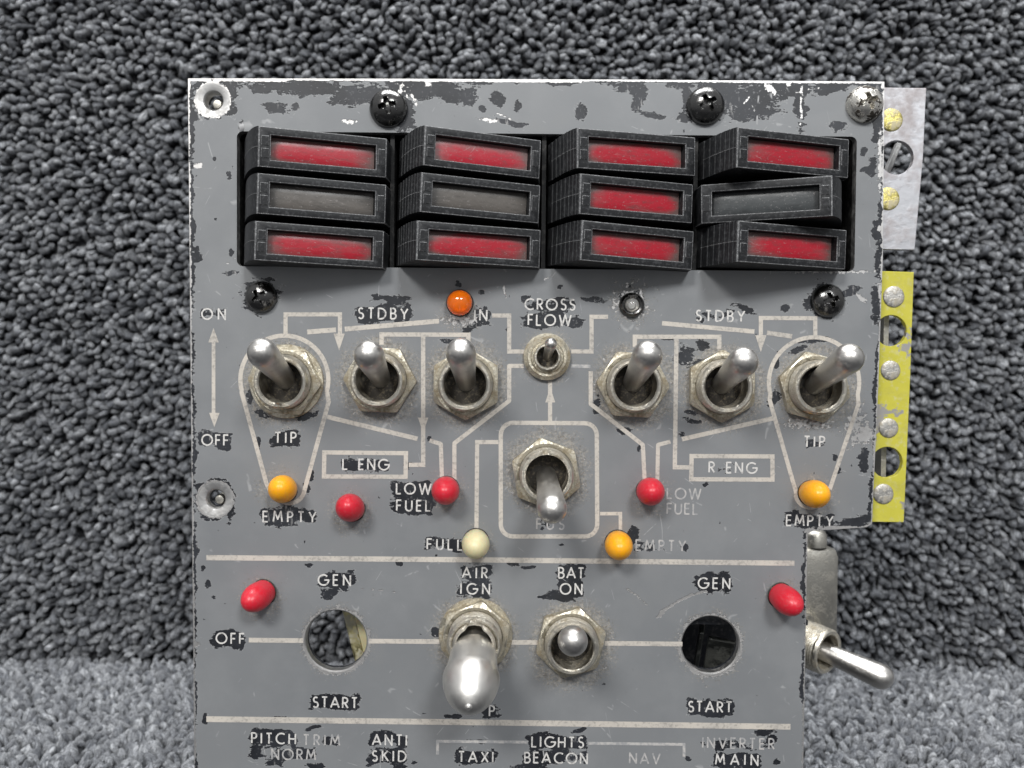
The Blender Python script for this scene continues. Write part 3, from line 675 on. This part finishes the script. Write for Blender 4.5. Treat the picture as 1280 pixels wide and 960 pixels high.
    for (cx, cy, r_) in ((266, 125, 21.5), (269, 624, 22.5)):
        d = np.hypot(px - cx, py - cy) - r_; bare_ = np.maximum(bare_, (1.8 - d) / 4); chip_ = np.maximum(chip_, (4 - d) / 10 + (wn - .5) * .9)
    gr_ = np.full(n, -.6)
    for cx, cy in NUTS:
        d = np.hypot(px - cx, py - cy); gr_ = np.maximum(gr_, 1.0 - np.abs(d - 47) / 16 + .7 * (wn - .5))
        bare_ = np.maximum(bare_, .02 - np.abs(d - 50) / 22 + 1.5 * (vnoise(px, py, .33, 71, 2) - .74))
    for cx, cy, r_ in ((574, 392, 24), (345, 610, 24), (437, 640, 26), (557, 615, 24), (814, 620, 24), (1018, 622, 26), (594, 682, 22), (774, 684, 22), (325, 748, 26), (980, 745, 22), (684, 446, 36), (789, 381, 24), (420, 800, 48), (888, 806, 46)):
        d = np.hypot(px - cx, py - cy); gr_ = np.maximum(gr_, .62 - np.abs(d - r_ * .8) / 18 + .5 * (wn - .5))
    for nm, arr in (('chip', chip_), ('bare', bare_), ('grime', gr_)):
        a = me.attributes.new(nm, 'FLOAT', 'POINT'); a.data.foreach_set('value', arr.astype(np.float32))
    obj('face_plate', me, None, root)
build_plate()
# dark laminate backing the plate sides: rear sheet with matching cut-outs
rear = prism([tuple(Vector(p) * 1) for p in outp], -TH - .9, -TH - .02, holes=[(hx, hy, hr - .6 if hr > 5 else 1.9) for hx, hy, hr in NOTE_HOLES] )
# cut the annunciator window from the rear sheet by deleting is avoided: build the rear sheet as a frame of four plates instead
rear.free()
def plate_rect(name, x0, y0, x1, y1, h0, h1, mat, holes=(), bev=.15):
    return obj(name, prism([(x0, y0), (x1, y0), (x1, y1), (x0, y1)], h0, h1, holes, bev), mat, root)
lx, rx_, ty = outp[0].x + 1.2, outp[-4].x - 1.4, outp[0].y - 1.2
plate_rect('backing_sheet', P(243, 960)[0] + 1.2, .3, rx_, P(300, 345)[1], -TH - 1.0, -TH - .02, M['primer'],
           [(CH1[0], CH1[1], 6.75), (CH2[0], CH2[1], 6.35), (CS2[0], CS2[1], 1.9)])

# countersunk holes
for (cx, cy), rr_, nm in ((CS1, 21.5, 'bright metal countersunk hole in the top corner'), (CS2, 22.5, 'metal countersunk hole beside the EMPTY lettering')):
    o = obj('countersunk_hole', lathe([(rr_ * PXMM - .02, -.06), (rr_ * PXMM * .93, -.05), (2.25, -.42), (2.0, -.75), (1.95, -3.2), (2.6, -3.2)], 44, ang=30), M['alu'], root, (cx, cy, 0), label=nm)
    obj('screw_tip', lathe([(0, .4), (.9, .2), (1.15, -.4), (1.2, -3)], 20), M['casing'], o, (.35, -.35, -2.0))

# ---- screws
def screw_mesh(name, rad, hgt, ang, recess=.46):
    n = 58; s = 2 * rad / n; bm = bmesh.new(); vs = {}
    ca, sa = math.cos(R(ang)), math.sin(R(ang))
    NA, NRr = 72, 34
    rings = []
    for i in range(NRr + 1):
        r = rad * i / NRr; ring = []
        for k in range(NA if i else 1):
            a = 2 * math.pi * k / NA; x, y = r * math.cos(a), r * math.sin(a)
            h = hgt * (1 - (r / rad) ** 2.3) ** .62 if r < rad else 0
            u, v = abs(x * ca + y * sa), abs(-x * sa + y * ca); L = rad * recess; wv_ = rad * .13
            f = max(min((L - u) / (L * .25), (wv_ * (1.15 - .35 * u / L) - v) / (wv_ * .35)), min((L - v) / (L * .25), (wv_ * (1.15 - .35 * v / L) - u) / (wv_ * .35)), (rad * .21 - math.hypot(x, y)) / (rad * .05))
            f = max(0, min(1, f)); h -= f * hgt * .62
            ring.append(bm.verts.new((x * MM, y * MM, h * MM)))
        rings.append(ring)
    for k in range(NA): bm.faces.new((rings[0][0], rings[1][k], rings[1][(k + 1) % NA]))
    for i in range(1, NRr):
        for k in range(NA): bm.faces.new((rings[i][k], rings[i + 1][k], rings[i + 1][(k + 1) % NA], rings[i][(k + 1) % NA]))
    for q in rings[-1]: pass
    r = bmesh.ops.extrude_edge_only(bm, edges=[e for e in bm.edges if len(e.link_faces) == 1]); 
    bmesh.ops.translate(bm, verts=[g for g in r['geom'] if isinstance(g, bmesh.types.BMVert)], vec=(0, 0, -.5 * MM))
    bmesh.ops.recalc_face_normals(bm, faces=bm.faces)
    return smooth(bm, 55)
for px, py, r, h, a, mat, tilt, lab in [(486, 136, 4.15, 2.9, 12, 'blackscrew', (0, 0), 'black cross-head screw above the second column of windows'), (881.5, 133, 4.15, 2.9, 30, 'blackscrew', (0, 0), 'shiny black cross-head screw above the fourth column of windows'),
                                  (1080, 131, 4.0, 3.3, 20, 'wornscrew', (0, 0), 'scratched silver and black cross-head screw in the top corner'), (327, 371.5, 3.5, 2.2, 35, 'blackscrew', (0, 0), 'black cross-head screw above the TIP switch with the STDBY arrow'),
                                  (1034, 376, 3.7, 2.4, 20, 'blackscrew', (0, 0), 'black cross-head screw in a chipped spot under the last window column')]:
    x, y = P(px, py); obj('screw', screw_mesh('screw', r, h, a), M[mat], root, (x, y, .35), label=lab)

# ---- annunciator keys
def key(name_lab, TL, TR, BR, BL, lens, base, flip=False, serr=True):
    HL, HR = (4.2, 12.2) if flip else (12.2, 4.2)
    a, b, c, d = P(*TL, HL), P(*TR, HR), P(*BR, HR), P(*BL, HL)
    xL, xR = (a[0] + d[0]) / 2, (b[0] + c[0]) / 2; yT, yB = (a[1] + b[1]) / 2, (c[1] + d[1]) / 2
    tl = math.atan2((b[1] + c[1]) / 2 - (a[1] + d[1]) / 2, xR - xL)      # small in-plane tilt of the key
    cx, cy = (xL + xR) / 2, (yT + yB) / 2
    bx = P(base, 250, 0)[0]
    # build with high side at local left; mirror for the flipped key
    sgn = -1 if flip else 1
    W = xR - xL; x0, x1 = -W / 2, W / 2; hy = (yT - yB) / 2
    run = abs((bx - xR) if flip else (xL - bx)); run = min(max(run, 2.5), 7.5)
    hL, hR = 12.2, 4.2
    prof = []
    N = 9
    for i in range(N + 1):
        q = i / N; X = x0 - run * (1 - q) ** 1.25; H = -2.5 + (hL + 2.5) * (1 - (1 - q) ** 1.9) if q < 1 else hL
        prof.append((X, H))
        if serr and 0 < i < N - 1: prof.append((X + .17, H + .02))
    bm = bmesh.new()
    def mk(X, Y, H): return bm.verts.new((sgn * X * MM, Y * MM, H * MM))
    T = [mk(X, hy, H) for X, H in prof]; B = [mk(X, -hy, H) for X, H in prof]
    tR, bR = mk(x1, hy, hR), mk(x1, -hy, hR); tR2, bR2 = mk(x1 + .3, hy, -2.5), mk(x1 + .3, -hy, -2.5)
    for i in range(len(T) - 1): bm.faces.new((T[i], T[i + 1], B[i + 1], B[i]))
    bm.faces.new((tR, tR2, bR2, bR)); bm.faces.new((tR2, T[0], B[0], bR2))
    bm.faces.new(T + [tR, tR2]); bm.faces.new(B + [bR, bR2])
    nL = Vector((hL - hR, 0, W)).normalized()
    def Fp(u, v, dpt): X = x0 + u * W; H = hL + (hR - hL) * u; return mk(X - nL.x * dpt, (2 * v - 1) * hy, H - nL.z * dpt)
    U0, U1, V0, V1 = .092, .915, .19, .80
    inn = [Fp(U0, V0, 0), Fp(U1, V0, 0), Fp(U1, V1, 0), Fp(U0, V1, 0)]; dp = [Fp(U0, V0, 2.4), Fp(U1, V0, 2.4), Fp(U1, V1, 2.4), Fp(U0, V1, 2.4)]
    out = [B[-1], bR, tR, T[-1]]
    for i in range(4):
        j = (i + 1) % 4; bm.faces.new((out[i], out[j], inn[j], inn[i])); bm.faces.new((inn[i], inn[j], dp[j], dp[i]))
    bm.faces.new(dp)
    bmesh.ops.recalc_face_normals(bm, faces=bm.faces)
    es = {e for v_ in out + inn for e in v_.link_edges if e.other_vert(v_) in out + inn and not ((v_ in out) ^ (e.other_vert(v_) in out))}
    es |= {e for v_ in (T[-1], B[-1], tR, bR) for e in v_.link_edges if e.other_vert(v_) in (tR2, bR2)}
    r = bmesh.ops.bevel(bm, geom=list(es), offset=.19 * MM, segments=2, affect='EDGES', profile=.5)
    for f in r['faces']: f.material_index = 1
    # moulded pads at both ends of the bezel
    for (u0, u1, v0, v1) in ((.018, .078, .53, .78), (.018, .078, .22, .47), (.93, .985, .3, .72)):
        qs = [Fp(u0, v0, -.02), Fp(u1, v0, -.02), Fp(u1, v1, -.02), Fp(u0, v1, -.02)]; q2 = [Fp(u0 + .004, v0 + .02, -.22), Fp(u1 - .004, v0 + .02, -.22), Fp(u1 - .004, v1 - .02, -.22), Fp(u0 + .004, v1 - .02, -.22)]
        fs = [bm.faces.new(q2)] + [bm.faces.new((qs[i], qs[(i + 1) % 4], q2[(i + 1) % 4], q2[i])) for i in range(4)]
        for f in fs[1:]: f.material_index = 1
    for i in range(len(prof) - 1):      # moulding seam across the grip end
        (xa, ha), (xb, hb) = prof[i], prof[i + 1]; w_ = .06
        if ha < -1: continue
        q = [mk(xa - .07, -w_, ha + .04), mk(xb - .07, -w_, hb + .04), mk(xb - .07, w_, hb + .04), mk(xa - .07, w_, ha + .04)]
        bm.faces.new(q).material_index = 1
    bmesh.ops.recalc_face_normals(bm, faces=bm.faces); smooth(bm, 28)
    k = obj('indicator_key', bm, [M['black'], M['edge']], root, (cx, cy, 0), (0, 0, tl), label=name_lab)
    # lens: shallow pillow in the recess
    bm = bmesh.new(); NX, NY = 18, 6; gv = []
    for j in range(NY + 1):
        for i in range(NX + 1):
            u, v = i / NX, j / NY; e_ = (1 - (2 * u - 1) ** 8) * (1 - (2 * v - 1) ** 4)
            X = x0 + (U0 + .004 + u * (U1 - U0 - .008)) * W; uu = (X - x0) / W; H = hL + (hR - hL) * uu; dpt = 1.85 - .3 * e_
            gv.append(bm.verts.new((sgn * (X - nL.x * dpt) * MM, (2 * (V0 + .01 + v * (V1 - V0 - .02)) - 1) * hy * MM, (H - nL.z * dpt) * MM)))
    for j in range(NY):
        for i in range(NX):
            q = [gv[j * (NX + 1) + i], gv[j * (NX + 1) + i + 1], gv[(j + 1) * (NX + 1) + i + 1], gv[(j + 1) * (NX + 1) + i]]
            bm.faces.new(q if sgn > 0 else q[::-1])
    for f in bm.faces: f.smooth = True
    obj('lens', bm, M[lens], k)
KEYS = [('red window key, top of the first column', (323.4, 156.3), (483, 174), (483, 221.3), (323.4, 209), 'lens_red', 301, False, False),
 ('unlit grey window key, middle of the first column', (322, 216), (482, 231), (482, 279.5), (322, 267), 'lens_clear', 302, False, False),
 ('red window key, bottom of the first column', (319, 275.4), (480.4, 289), (478, 335), (319, 325.5), 'lens_red', 301, False, False),
 ('pinkish red window key, top of the second column', (531.6, 156), (675.3, 176), (675, 223), (530, 207), 'lens_pink', 497, False, True),
 ('unlit grey window key, middle of the second column', (527, 215), (674.4, 232), (674, 279), (526, 265), 'lens_clear', 495, False, True),
 ('red window key, bottom of the second column', (522, 276), (675, 287), (675, 335.3), (521, 324.4), 'lens_red', 494, False, True),
 ('red window key, top of the third column', (722, 159.4), (869, 172), (869, 219.7), (722, 210.3), 'lens_red', 685, False, True),
 ('red window key, middle of the third column', (725.3, 216.6), (866, 230.6), (865, 279), (725.3, 267.5), 'lens_red', 685, False, True),
 ('red window key, bottom of the third column', (727, 276), (866, 288.4), (866, 338.4), (727, 324.4), 'lens_red', 685, False, True),
 ('red window key, top of the fourth column', (922.6, 159), (1062, 174), (1059.5, 222.8), (921.3, 209), 'lens_red', 874, False, True),
 ('dark window key tilted the other way, in the fourth column', (876.6, 231), (1040, 219.5), (1040, 270), (876.6, 279.7), 'lens_dark', 1057, True, False),
 ('red window key, bottom of the fourth column', (924, 277), (1058, 286.4), (1056.8, 338), (921, 325.8), 'lens_red', 872, False, True)]
for q in KEYS: key(*q)
# housing: tray behind the window with thin column dividers
bm = bmesh.new()
box(bm, wl - 1.5, wr + 1.5, wb - 1.5, wt + 1.5, -24, -22)
box(bm, wl - 1.5, wl - .01, wb - 1.5, wt + 1.5, -22, -TH); box(bm, wr + .01, wr + 1.5, wb - 1.5, wt + 1.5, -22, -TH)
box(bm, wl, wr, wb - 1.5, wb - .01, -22, -TH); box(bm, wl, wr, wt + .01, wt + 1.5, -22, -TH)
hs = obj('indicator_housing', bm, M['housing'], root)
for px in (489, 680, 871):
    bm = bmesh.new(); x = P(px, 250)[0]; box(bm, x - .45, x + .45, wb + .05, wt - .05, -22, -1.6); obj('divider', bm, M['housing'], hs)

# ---- toggle switches
def hex_nut_mesh(af=6.95, h=2.3, bore=6.0, n=96):
    bm = bmesh.new(); rings = [[], [], [], [], []]
    for k in range(n):
        a = 2 * math.pi * k / n; m_ = (a + math.pi / 6) % (math.pi / 3) - math.pi / 6; Rh = min(af / math.cos(m_), af / math.cos(math.pi / 6) - .12)
        rc = af * .965
        for i, (r, z) in enumerate(((bore, 0), (bore, h - .12), (rc, h), (Rh, h - max(0, Rh - rc) * .55), (Rh, 0))):
            rings[i].append(bm.verts.new((r * math.cos(a + math.pi / 6) * MM, r * math.sin(a + math.pi / 6) * MM, z * MM)))
    for i in range(4):
        for k in range(n): bm.faces.new((rings[i][k], rings[i][(k + 1) % n], rings[i + 1][(k + 1) % n], rings[i + 1][k]))
    bmesh.ops.recalc_face_normals(bm, faces=bm.faces); smooth(bm, 28)
    me = bpy.data.meshes.new('hex_nut'); bm.to_mesh(me); bm.free(); me.materials.append(M['nut']); return me
NUT = hex_nut_mesh()
def tomesh(bm, name, mat):
    me = bpy.data.meshes.new(name); bm.to_mesh(me); bm.free(); me.materials.append(mat); return me
def bushing_bm(ro=5.9, ri=4.55, top=5.6, notch=None):
    prof = [(ro, -.5)]
    z = .4
    while z < top - 1.3: prof += [(ro, z), (ro - .28, z + .3)]; z += .6
    prof += [(ro - .05, top - .75), (ro - .25, top - .3), (ro - .5, top), (ri + .35, top), (ri + .05, top - .22), (ri, top - .6), (ri - .1, 0), (ri - .7, -2.5)]
    bm = lathe(prof, 56, ang=30)
    if notch is not None:      # keyway cut in the rim
        a0 = R(notch)
        for v in list(bm.verts):
            a = math.atan2(v.co.y, v.co.x); d = (a - a0 + math.pi) % (2 * math.pi) - math.pi
            if abs(d) < .13 and v.co.z > (top - 1.1) * MM and math.hypot(v.co.x, v.co.y) > (ri + .3) * MM: v.co.z -= 1.1 * MM
    return bm
def lever_mesh(L=21.5, r0=2.2, r1=3.02):
    prof = [(r0, -2.0), (r0, 1.5), (r0 + .12, 6)]
    for k in range(1, 6): prof.append((r0 + .12 + (r1 - r0 - .12) * k / 5, 6 + (L - r1 - 6) * k / 5))
    for k in range(1, 9): a = math.pi / 2 * k / 8; prof.append((r1 * math.cos(a) if k < 8 else 0, L - r1 + r1 * math.sin(a)))
    return tomesh(lathe(prof, 36, ang=60), 'lever', M['lever'])
LEVER = lever_mesh(); SEAL = tomesh(lathe([(0, .9), (2.0, 1.0), (3.4, .6), (4.5, .2), (4.5, -1)], 32), 'boot_seal', M['insul'])
WASH = tomesh(lathe([(6.0, 0), (6.0, .45), (8.0, .45), (8.15, .25), (8.15, 0)], 60, ang=30), 'washer', M['nut'])
def toggle(nx, ny, tipx, tipy, hexang, notch, lab, topH=5.6, tipH=21.5, wash=False):
    """nut centre pixel (measured at the nut top), lever ball centre pixel"""
    x, y = P(nx, ny, 2.3); sw = bpy.data.objects.new('toggle_switch', None); COL.objects.link(sw); sw.parent = root; sw.location = (x * MM, y * MM, .02 * MM); sw.empty_display_size = .004
    sw['label'] = lab
    if wash: obj('washer', WASH, None, sw)
    obj('hex_nut', NUT, None, sw, (0, 0, .45 if wash else 0), (0, 0, R(-hexang)))
    obj('bushing', tomesh(bushing_bm(top=topH, notch=notch), 'bushing', M['nickel']), None, sw)
    obj('boot_seal', SEAL, None, sw)
    hB = tipH - 3.0; t_ = PV(tipx, tipy, hB); piv = Vector((x, y, -1.0)); d = (t_ - piv)
    o = obj('lever', LEVER, None, sw, (0, 0, -1.0), Vector((0, 0, 1)).rotation_difference(d.normalized())); 
    s = (d.length + 3.0) / 21.5; o.scale = (1, 1, s if .8 < s < 1.25 else 1)
    return sw
toggle(355, 477, 328, 441, 4, -95, 'toggle switch with its lever up, above the first TIP lettering', wash=True)
toggle(474, 475, 461, 444, 2, None, 'toggle switch with its lever up, second from the ON OFF arrow')
toggle(582, 480, 576, 441, 30, None, 'toggle switch with its lever up, just below the amber lamp')
toggle(792, 481, 809.5, 444, 3, None, 'toggle switch with its lever up, below the small clear lamp')
toggle(904, 483, 929, 452, 30, 88, 'toggle switch with its lever up, above the R ENG box', )
toggle(1020, 484, 1061, 448, 15, -95, 'toggle switch with its lever up, above the second TIP lettering')
toggle(683, 593, 690, 636, -40, 92, 'toggle switch with its lever down, inside the rounded square outline')
toggle(714, 805, 716, 801, -17, None, 'toggle switch with its lever pointing straight out, under BAT ON')

# small CROSS FLOW toggle
x, y = P(684, 446, 1.5); sw = bpy.data.objects.new('toggle_switch', None); COL.objects.link(sw); sw.parent = root; sw.location = (x * MM, y * MM, .02 * MM); sw.empty_display_size = .004
sw['label'] = 'miniature toggle switch with a round nut below CROSS FLOW'
obj('round_nut', lathe([(2.9, 0), (2.9, 1.9), (3.4, 2.0), (3.7, 1.65), (4.2, 1.7), (4.7, 1.25), (5.1, 1.0), (5.15, 0)], 56, ang=25), M['nut'], sw)
obj('bushing', lathe([(2.95, 0), (2.95, 2.9), (2.75, 3.3), (2.4, 3.3), (2.25, 3.0), (2.2, .2), (1.2, -.6)], 40, ang=30), M['nickel'], sw)
obj('boot_seal', lathe([(0, .5), (2.2, .3), (2.2, -.5)], 24), M['insul'], sw)
d = (PV(689, 429, 8.6) - Vector((x, y, 0)))
obj('lever', lathe([(.95, -.5), (1.0, 3)] + [(1.0 + .3 * k / 4, 3 + 5.6 * k / 4) for k in range(1, 5)] + [(1.3 * math.cos(math.pi / 2 * k / 6) if k < 6 else 0, 8.6 + 1.3 * math.sin(math.pi / 2 * k / 6)) for k in range(1, 7)], 28, ang=60), M['lever'], sw, (0, 0, 0), Vector((0, 0, 1)).rotation_difference(d.normalized()))

# locking AIR IGN toggle with its large bullet lever
x, y = P(594, 797, 2.3); sw = bpy.data.objects.new('toggle_switch', None); COL.objects.link(sw); sw.parent = root; sw.location = (x * MM, y * MM, .02 * MM); sw.empty_display_size = .004
sw['label'] = 'locking toggle switch with a large bullet-shaped metal lever under AIR IGN'
obj('washer', WASH, None, sw); obj('hex_nut', NUT, None, sw, (0, 0, .45), (0, 0, R(20)))
bm = bushing_bm(5.9, 4.7, 7.2, 92); obj('bushing', bm, M['nickel'], sw)
bm = lathe([(4.65, 5.5), (4.65, 8.0), (4.3, 8.4), (3.9, 8.4), (3.8, 5)], 48, ang=30)
for v in bm.verts:
    a = math.atan2(v.co.y, v.co.x)
    if abs(a - math.pi / 2) < .5 and v.co.z > 6.5 * MM: v.co.z = 6.2 * MM
obj('locking_collar', bm, M['nickel'], sw)
d = (PV(586, 880, 22.5) - Vector((x, y, 0)))
obj('lever', lathe([(3.2, 0), (3.3, 5), (4.2, 6.4), (4.7, 6.8), (4.95, 8), (5.15, 10.5), (5.4, 14.6), (5.4, 14.9), (5.15, 15.0), (5.15, 15.25), (5.8, 15.35), (5.85, 15.7), (5.8, 16.6), (5.62, 17.8), (5.3, 19.0), (4.85, 20.2), (4.25, 21.4), (3.5, 22.5), (2.6, 23.4), (1.6, 24.05), (.75, 24.4), (.6, 24.7), (.3, 24.9), (0, 24.92)], 64, ang=24), M['bullet'], sw, (0, 0, 0), Vector((0, 0, 1)).rotation_difference(d.normalized()))

# ---- indicator caps
def cap_mesh(name, mat, r=3.02, L=8.0):
    prof = [(r * .86, -.3), (r * .9, .6), (r * .98, 2.2), (r, 3.4)]
    for k in range(1, 10): a = math.pi / 2 * k / 9; prof.append((r * math.cos(a) if k < 9 else 0, 3.4 + (L - 3.4) * math.sin(a)))
    return tomesh(lathe(prof, 36, ang=60), name, M[mat])
CAPS = {c: cap_mesh('indicator_cap', c) for c in ('redcap', 'yellowcap', 'whitecap')}
COLLAR = tomesh(lathe([(2.4, 0), (2.85, .02), (2.9, .2), (2.6, .35), (2.4, .35)], 36), 'collar', M['insul'])
for tx, ty_, c, bx_, by_, lab in [(352, 611, 'yellowcap', 356, 612, 'yellow cap above the first EMPTY lettering'), (436, 634, 'redcap', 441, 636, 'red cap below the L ENG box'), (556.5, 614, 'redcap', 558, 611, 'red cap beside LOW FUEL nearest the centre-left branch'),
                                  (814, 615, 'redcap', 811, 613, 'red cap beside the faded LOW FUEL lettering'), (1021, 618, 'yellowcap', 1013, 616, 'yellow cap above the EMPTY lettering by the yellow strip'), (594.5, 682, 'whitecap', 595, 676, 'cream cap beside FULL'),
                                  (774, 683.5, 'yellowcap', 772, 678, 'yellow cap beside the faded EMPTY lettering'), (317.5, 749, 'redcap', 331, 739, 'red cap above the OFF lettering of the lower row'), (988, 754, 'redcap', 974, 743, 'red cap at the edge beside GEN')]:
    p0 = Vector((*P(bx_, by_, 0), 0)); p1 = PV(tx, ty_, 4.6); d = p1 - p0
    cp = obj('indicator_cap', CAPS[c], None, root, p0, Vector((0, 0, 1)).rotation_difference(d.normalized()), lab)
    obj('collar', COLLAR, None, cp, (0, 0, 0))
# amber lamp
p0 = Vector((*P(575, 379), 0)); am = obj('amber_lamp', lathe([(2.5, -.2), (2.75, .3), (2.78, 1.6)] + [(2.78 * math.cos(math.pi / 2 * k / 9) if k < 9 else 0, 1.6 + 2.6 * math.sin(math.pi / 2 * k / 9)) for k in range(1, 10)], 40, ang=60), M['amber'], root, p0, label='glossy amber lamp between STDBY and the IN lettering')
obj('reflector', lathe([(0, .5), (1.1, .6), (1.3, 1.0), (2.2, .8), (2.45, .15), (2.3, 0)], 32), M['amberback'], am)
obj('collar', lathe([(2.75, 0), (3.0, .1), (3.0, .5), (2.82, .7)], 36), M['insul'], am)
p0 = Vector((*P(789.5, 381.5), 0)); cl = obj('clear_lamp', lathe([(1.5, .3), (1.5, 1.0)] + [(1.5 * math.cos(math.pi / 2 * k / 6) if k < 6 else 0, 1.0 + 1.3 * math.sin(math.pi / 2 * k / 6)) for k in range(1, 7)], 32, ang=60), M['glass'], root, p0, label='small clear lamp in a black ring left of the second STDBY')
obj('bezel_ring', lathe([(1.5, .2), (1.65, 1.1), (2.1, 1.3), (2.6, .9), (2.8, .1)], 40, ang=50), M['blackscrew'], cl)
obj('reflector', lathe([(0, .6), (.5, .5), (.6, .2), (1.4, .35)], 24), M['casing'], cl)

# ---- riveted strips behind the edge
def strip(name, quad, holes, rivets, mat, h, lab):
    ps = [P(*q, h) for q in quad]
    o = obj('mounting_strip', prism(ps, h - 1.4, h, [(*P(a, b, h), r * PXMM * (DIST - h) / DIST) for a, b, r in holes], .12), M[mat], root, label=lab)
    for a, b, r, m_ in rivets:
        rr_ = r * PXMM * (DIST - h) / DIST
        obj('rivet', lathe([(0, .42), (rr_ * .55, .40), (rr_ * .86, .32), (rr_ * .97, .18), (rr_, .0)], 32, ang=50), M[m_], o, (*P(a, b, h), h - .0))
strip('mounting_strip', [(1075, 109), (1158, 110), (1154, 196), (1143.5, 312.5), (1070, 311)], [(1121, 197, 21)], [(1114, 150, 14.3, 'goldrivet'), (1110, 248.5, 14.3, 'goldrivet')], 'strip', -5.0, 'bare aluminium strip with two yellow rivets and a hole')
strip('mounting_strip', [(1075, 338), (1142.5, 340), (1138, 470), (1130, 653), (1060, 652)], [(1114, 413.5, 19.5), (1109, 578, 19.5)], [(1117, 371, 13.5, 'silverrivet'), (1113, 463, 12.5, 'silverrivet'), (1110.5, 535, 12.5, 'silverrivet'), (1104, 617.5, 13, 'silverrivet')], 'yellow', -4.4, 'worn yellow painted strip with four grey rivets and two holes')
# edge of the side bracket seen through the strip holes
bm = bmesh.new(); a = PV(1107, 400, -9); b = PV(1100, 585, -9); box(bm, a.x - .8, a.x + .4, b.y - 8, a.y + 10, -22, -8.0, .1); obj('side_bracket', bm, M['casing'], root)
bm = bmesh.new(); a = PV(1113, 204, -16); box(bm, -.6, .6, -5.5, 5.0, -1, 1, .3); obj('loose_clip', bm, M['alu'], root, a, (0, 0, R(-22)))

# ---- things seen through the two round holes
bm = bmesh.new(); a = PV(440, 790, -16); box(bm, -1.1, 1.4, -9, 9, -3, 3, .3); tb = obj('terminal_bar', bm, M['brass'], root, (a.x + 1.6, a.y, -13), (0, 0, R(14)))
bm = bmesh.new(); box(bm, 1.6, 3.9, -8, 7.5, 1.0, 4.0, .3); obj('terminal_tag', bm, M['whitecap'], tb)
bm = bmesh.new(); a = PV(905, 815, -24); box(bm, a.x - 13, a.x + 14, a.y - 20, a.y + 14, -46, -44.5, .2); box(bm, a.x - 14.2, a.x - 13, a.y - 20, a.y + 14, -46, -12, .2); box(bm, a.x - 13, a.x + 14, a.y + 12.8, a.y + 14, -44.5, -4, .2); obj('inner_chassis', bm, M['primer'], root)
bm = bmesh.new(); a = PV(884, 806, -15); box(bm, 0, 13, -15, 2.5, -.6, .6, .3); box(bm, 7.6, 8.5, -15, 7, .6, 3.2, .2); box(bm, -2.2, -1.2, -15, 4, -6, 1.0, .2); obj('inner_bracket', bm, M['brackets'], root, a, (R(24), R(-12), R(-7)))

# ---- side-mounted switch beyond the lower edge
ss = bpy.data.objects.new('side_toggle_switch', None); COL.objects.link(ss); ss.parent = root; ss.empty_display_size = .005
ss['label'] = 'metal toggle switch mounted sideways behind the lower edge'
bc = PV(1005, 803, -42); ss.location = bc * MM
ax = Vector((.60, -.10, .80)).normalized(); q_ax = Vector((0, 0, 1)).rotation_difference(ax)
obj('bushing', bushing_bm(6.1, 4.6, 7.5), M['nickel'], ss, (0, 0, 0), q_ax)
obj('boot_seal', SEAL, None, ss, ax * 2.5, q_ax)
tip = PV(1102, 846, -31); d = tip - bc
lv = obj('lever', LEVER, None, ss, (0, 0, 0), Vector((0, 0, 1)).rotation_difference(d.normalized())); lv.scale = (1.08, 1.08, (d.length + 3) / 21.5)
def rot_box(name, dims, loc, mat, parent, rot, bev=1.2):
    bm = bmesh.new(); X, Y, Z = dims; box(bm, -X / 2, X / 2, -Y / 2, Y / 2, -Z / 2, Z / 2, bev); return obj(name, smooth(bm, 35), mat, parent, loc, rot)
cs = rot_box('casing', (15, 28, 16), Vector((PV(1014, 750, -44).x, PV(1014, 750, -44).y, -52)) - bc, M['casing'], ss, (0, R(10), 0), 2.8)
obj('terminal_stud', lathe([(3.2, 0), (3.2, 3.2), (2.6, 4.2), (1.6, 4.6), (0, 4.7)], 32, ang=50), M['casing'], cs, (1.5, 13.8, 4), (R(-90), 0, 0))
obj('bushing_flange', lathe([(5.8, -1.5), (7.4, -1.5), (7.6, -.6), (7.2, 0), (5.8, 0)], 40, ang=40), M['casing'], ss, ax * -.2, q_ax)
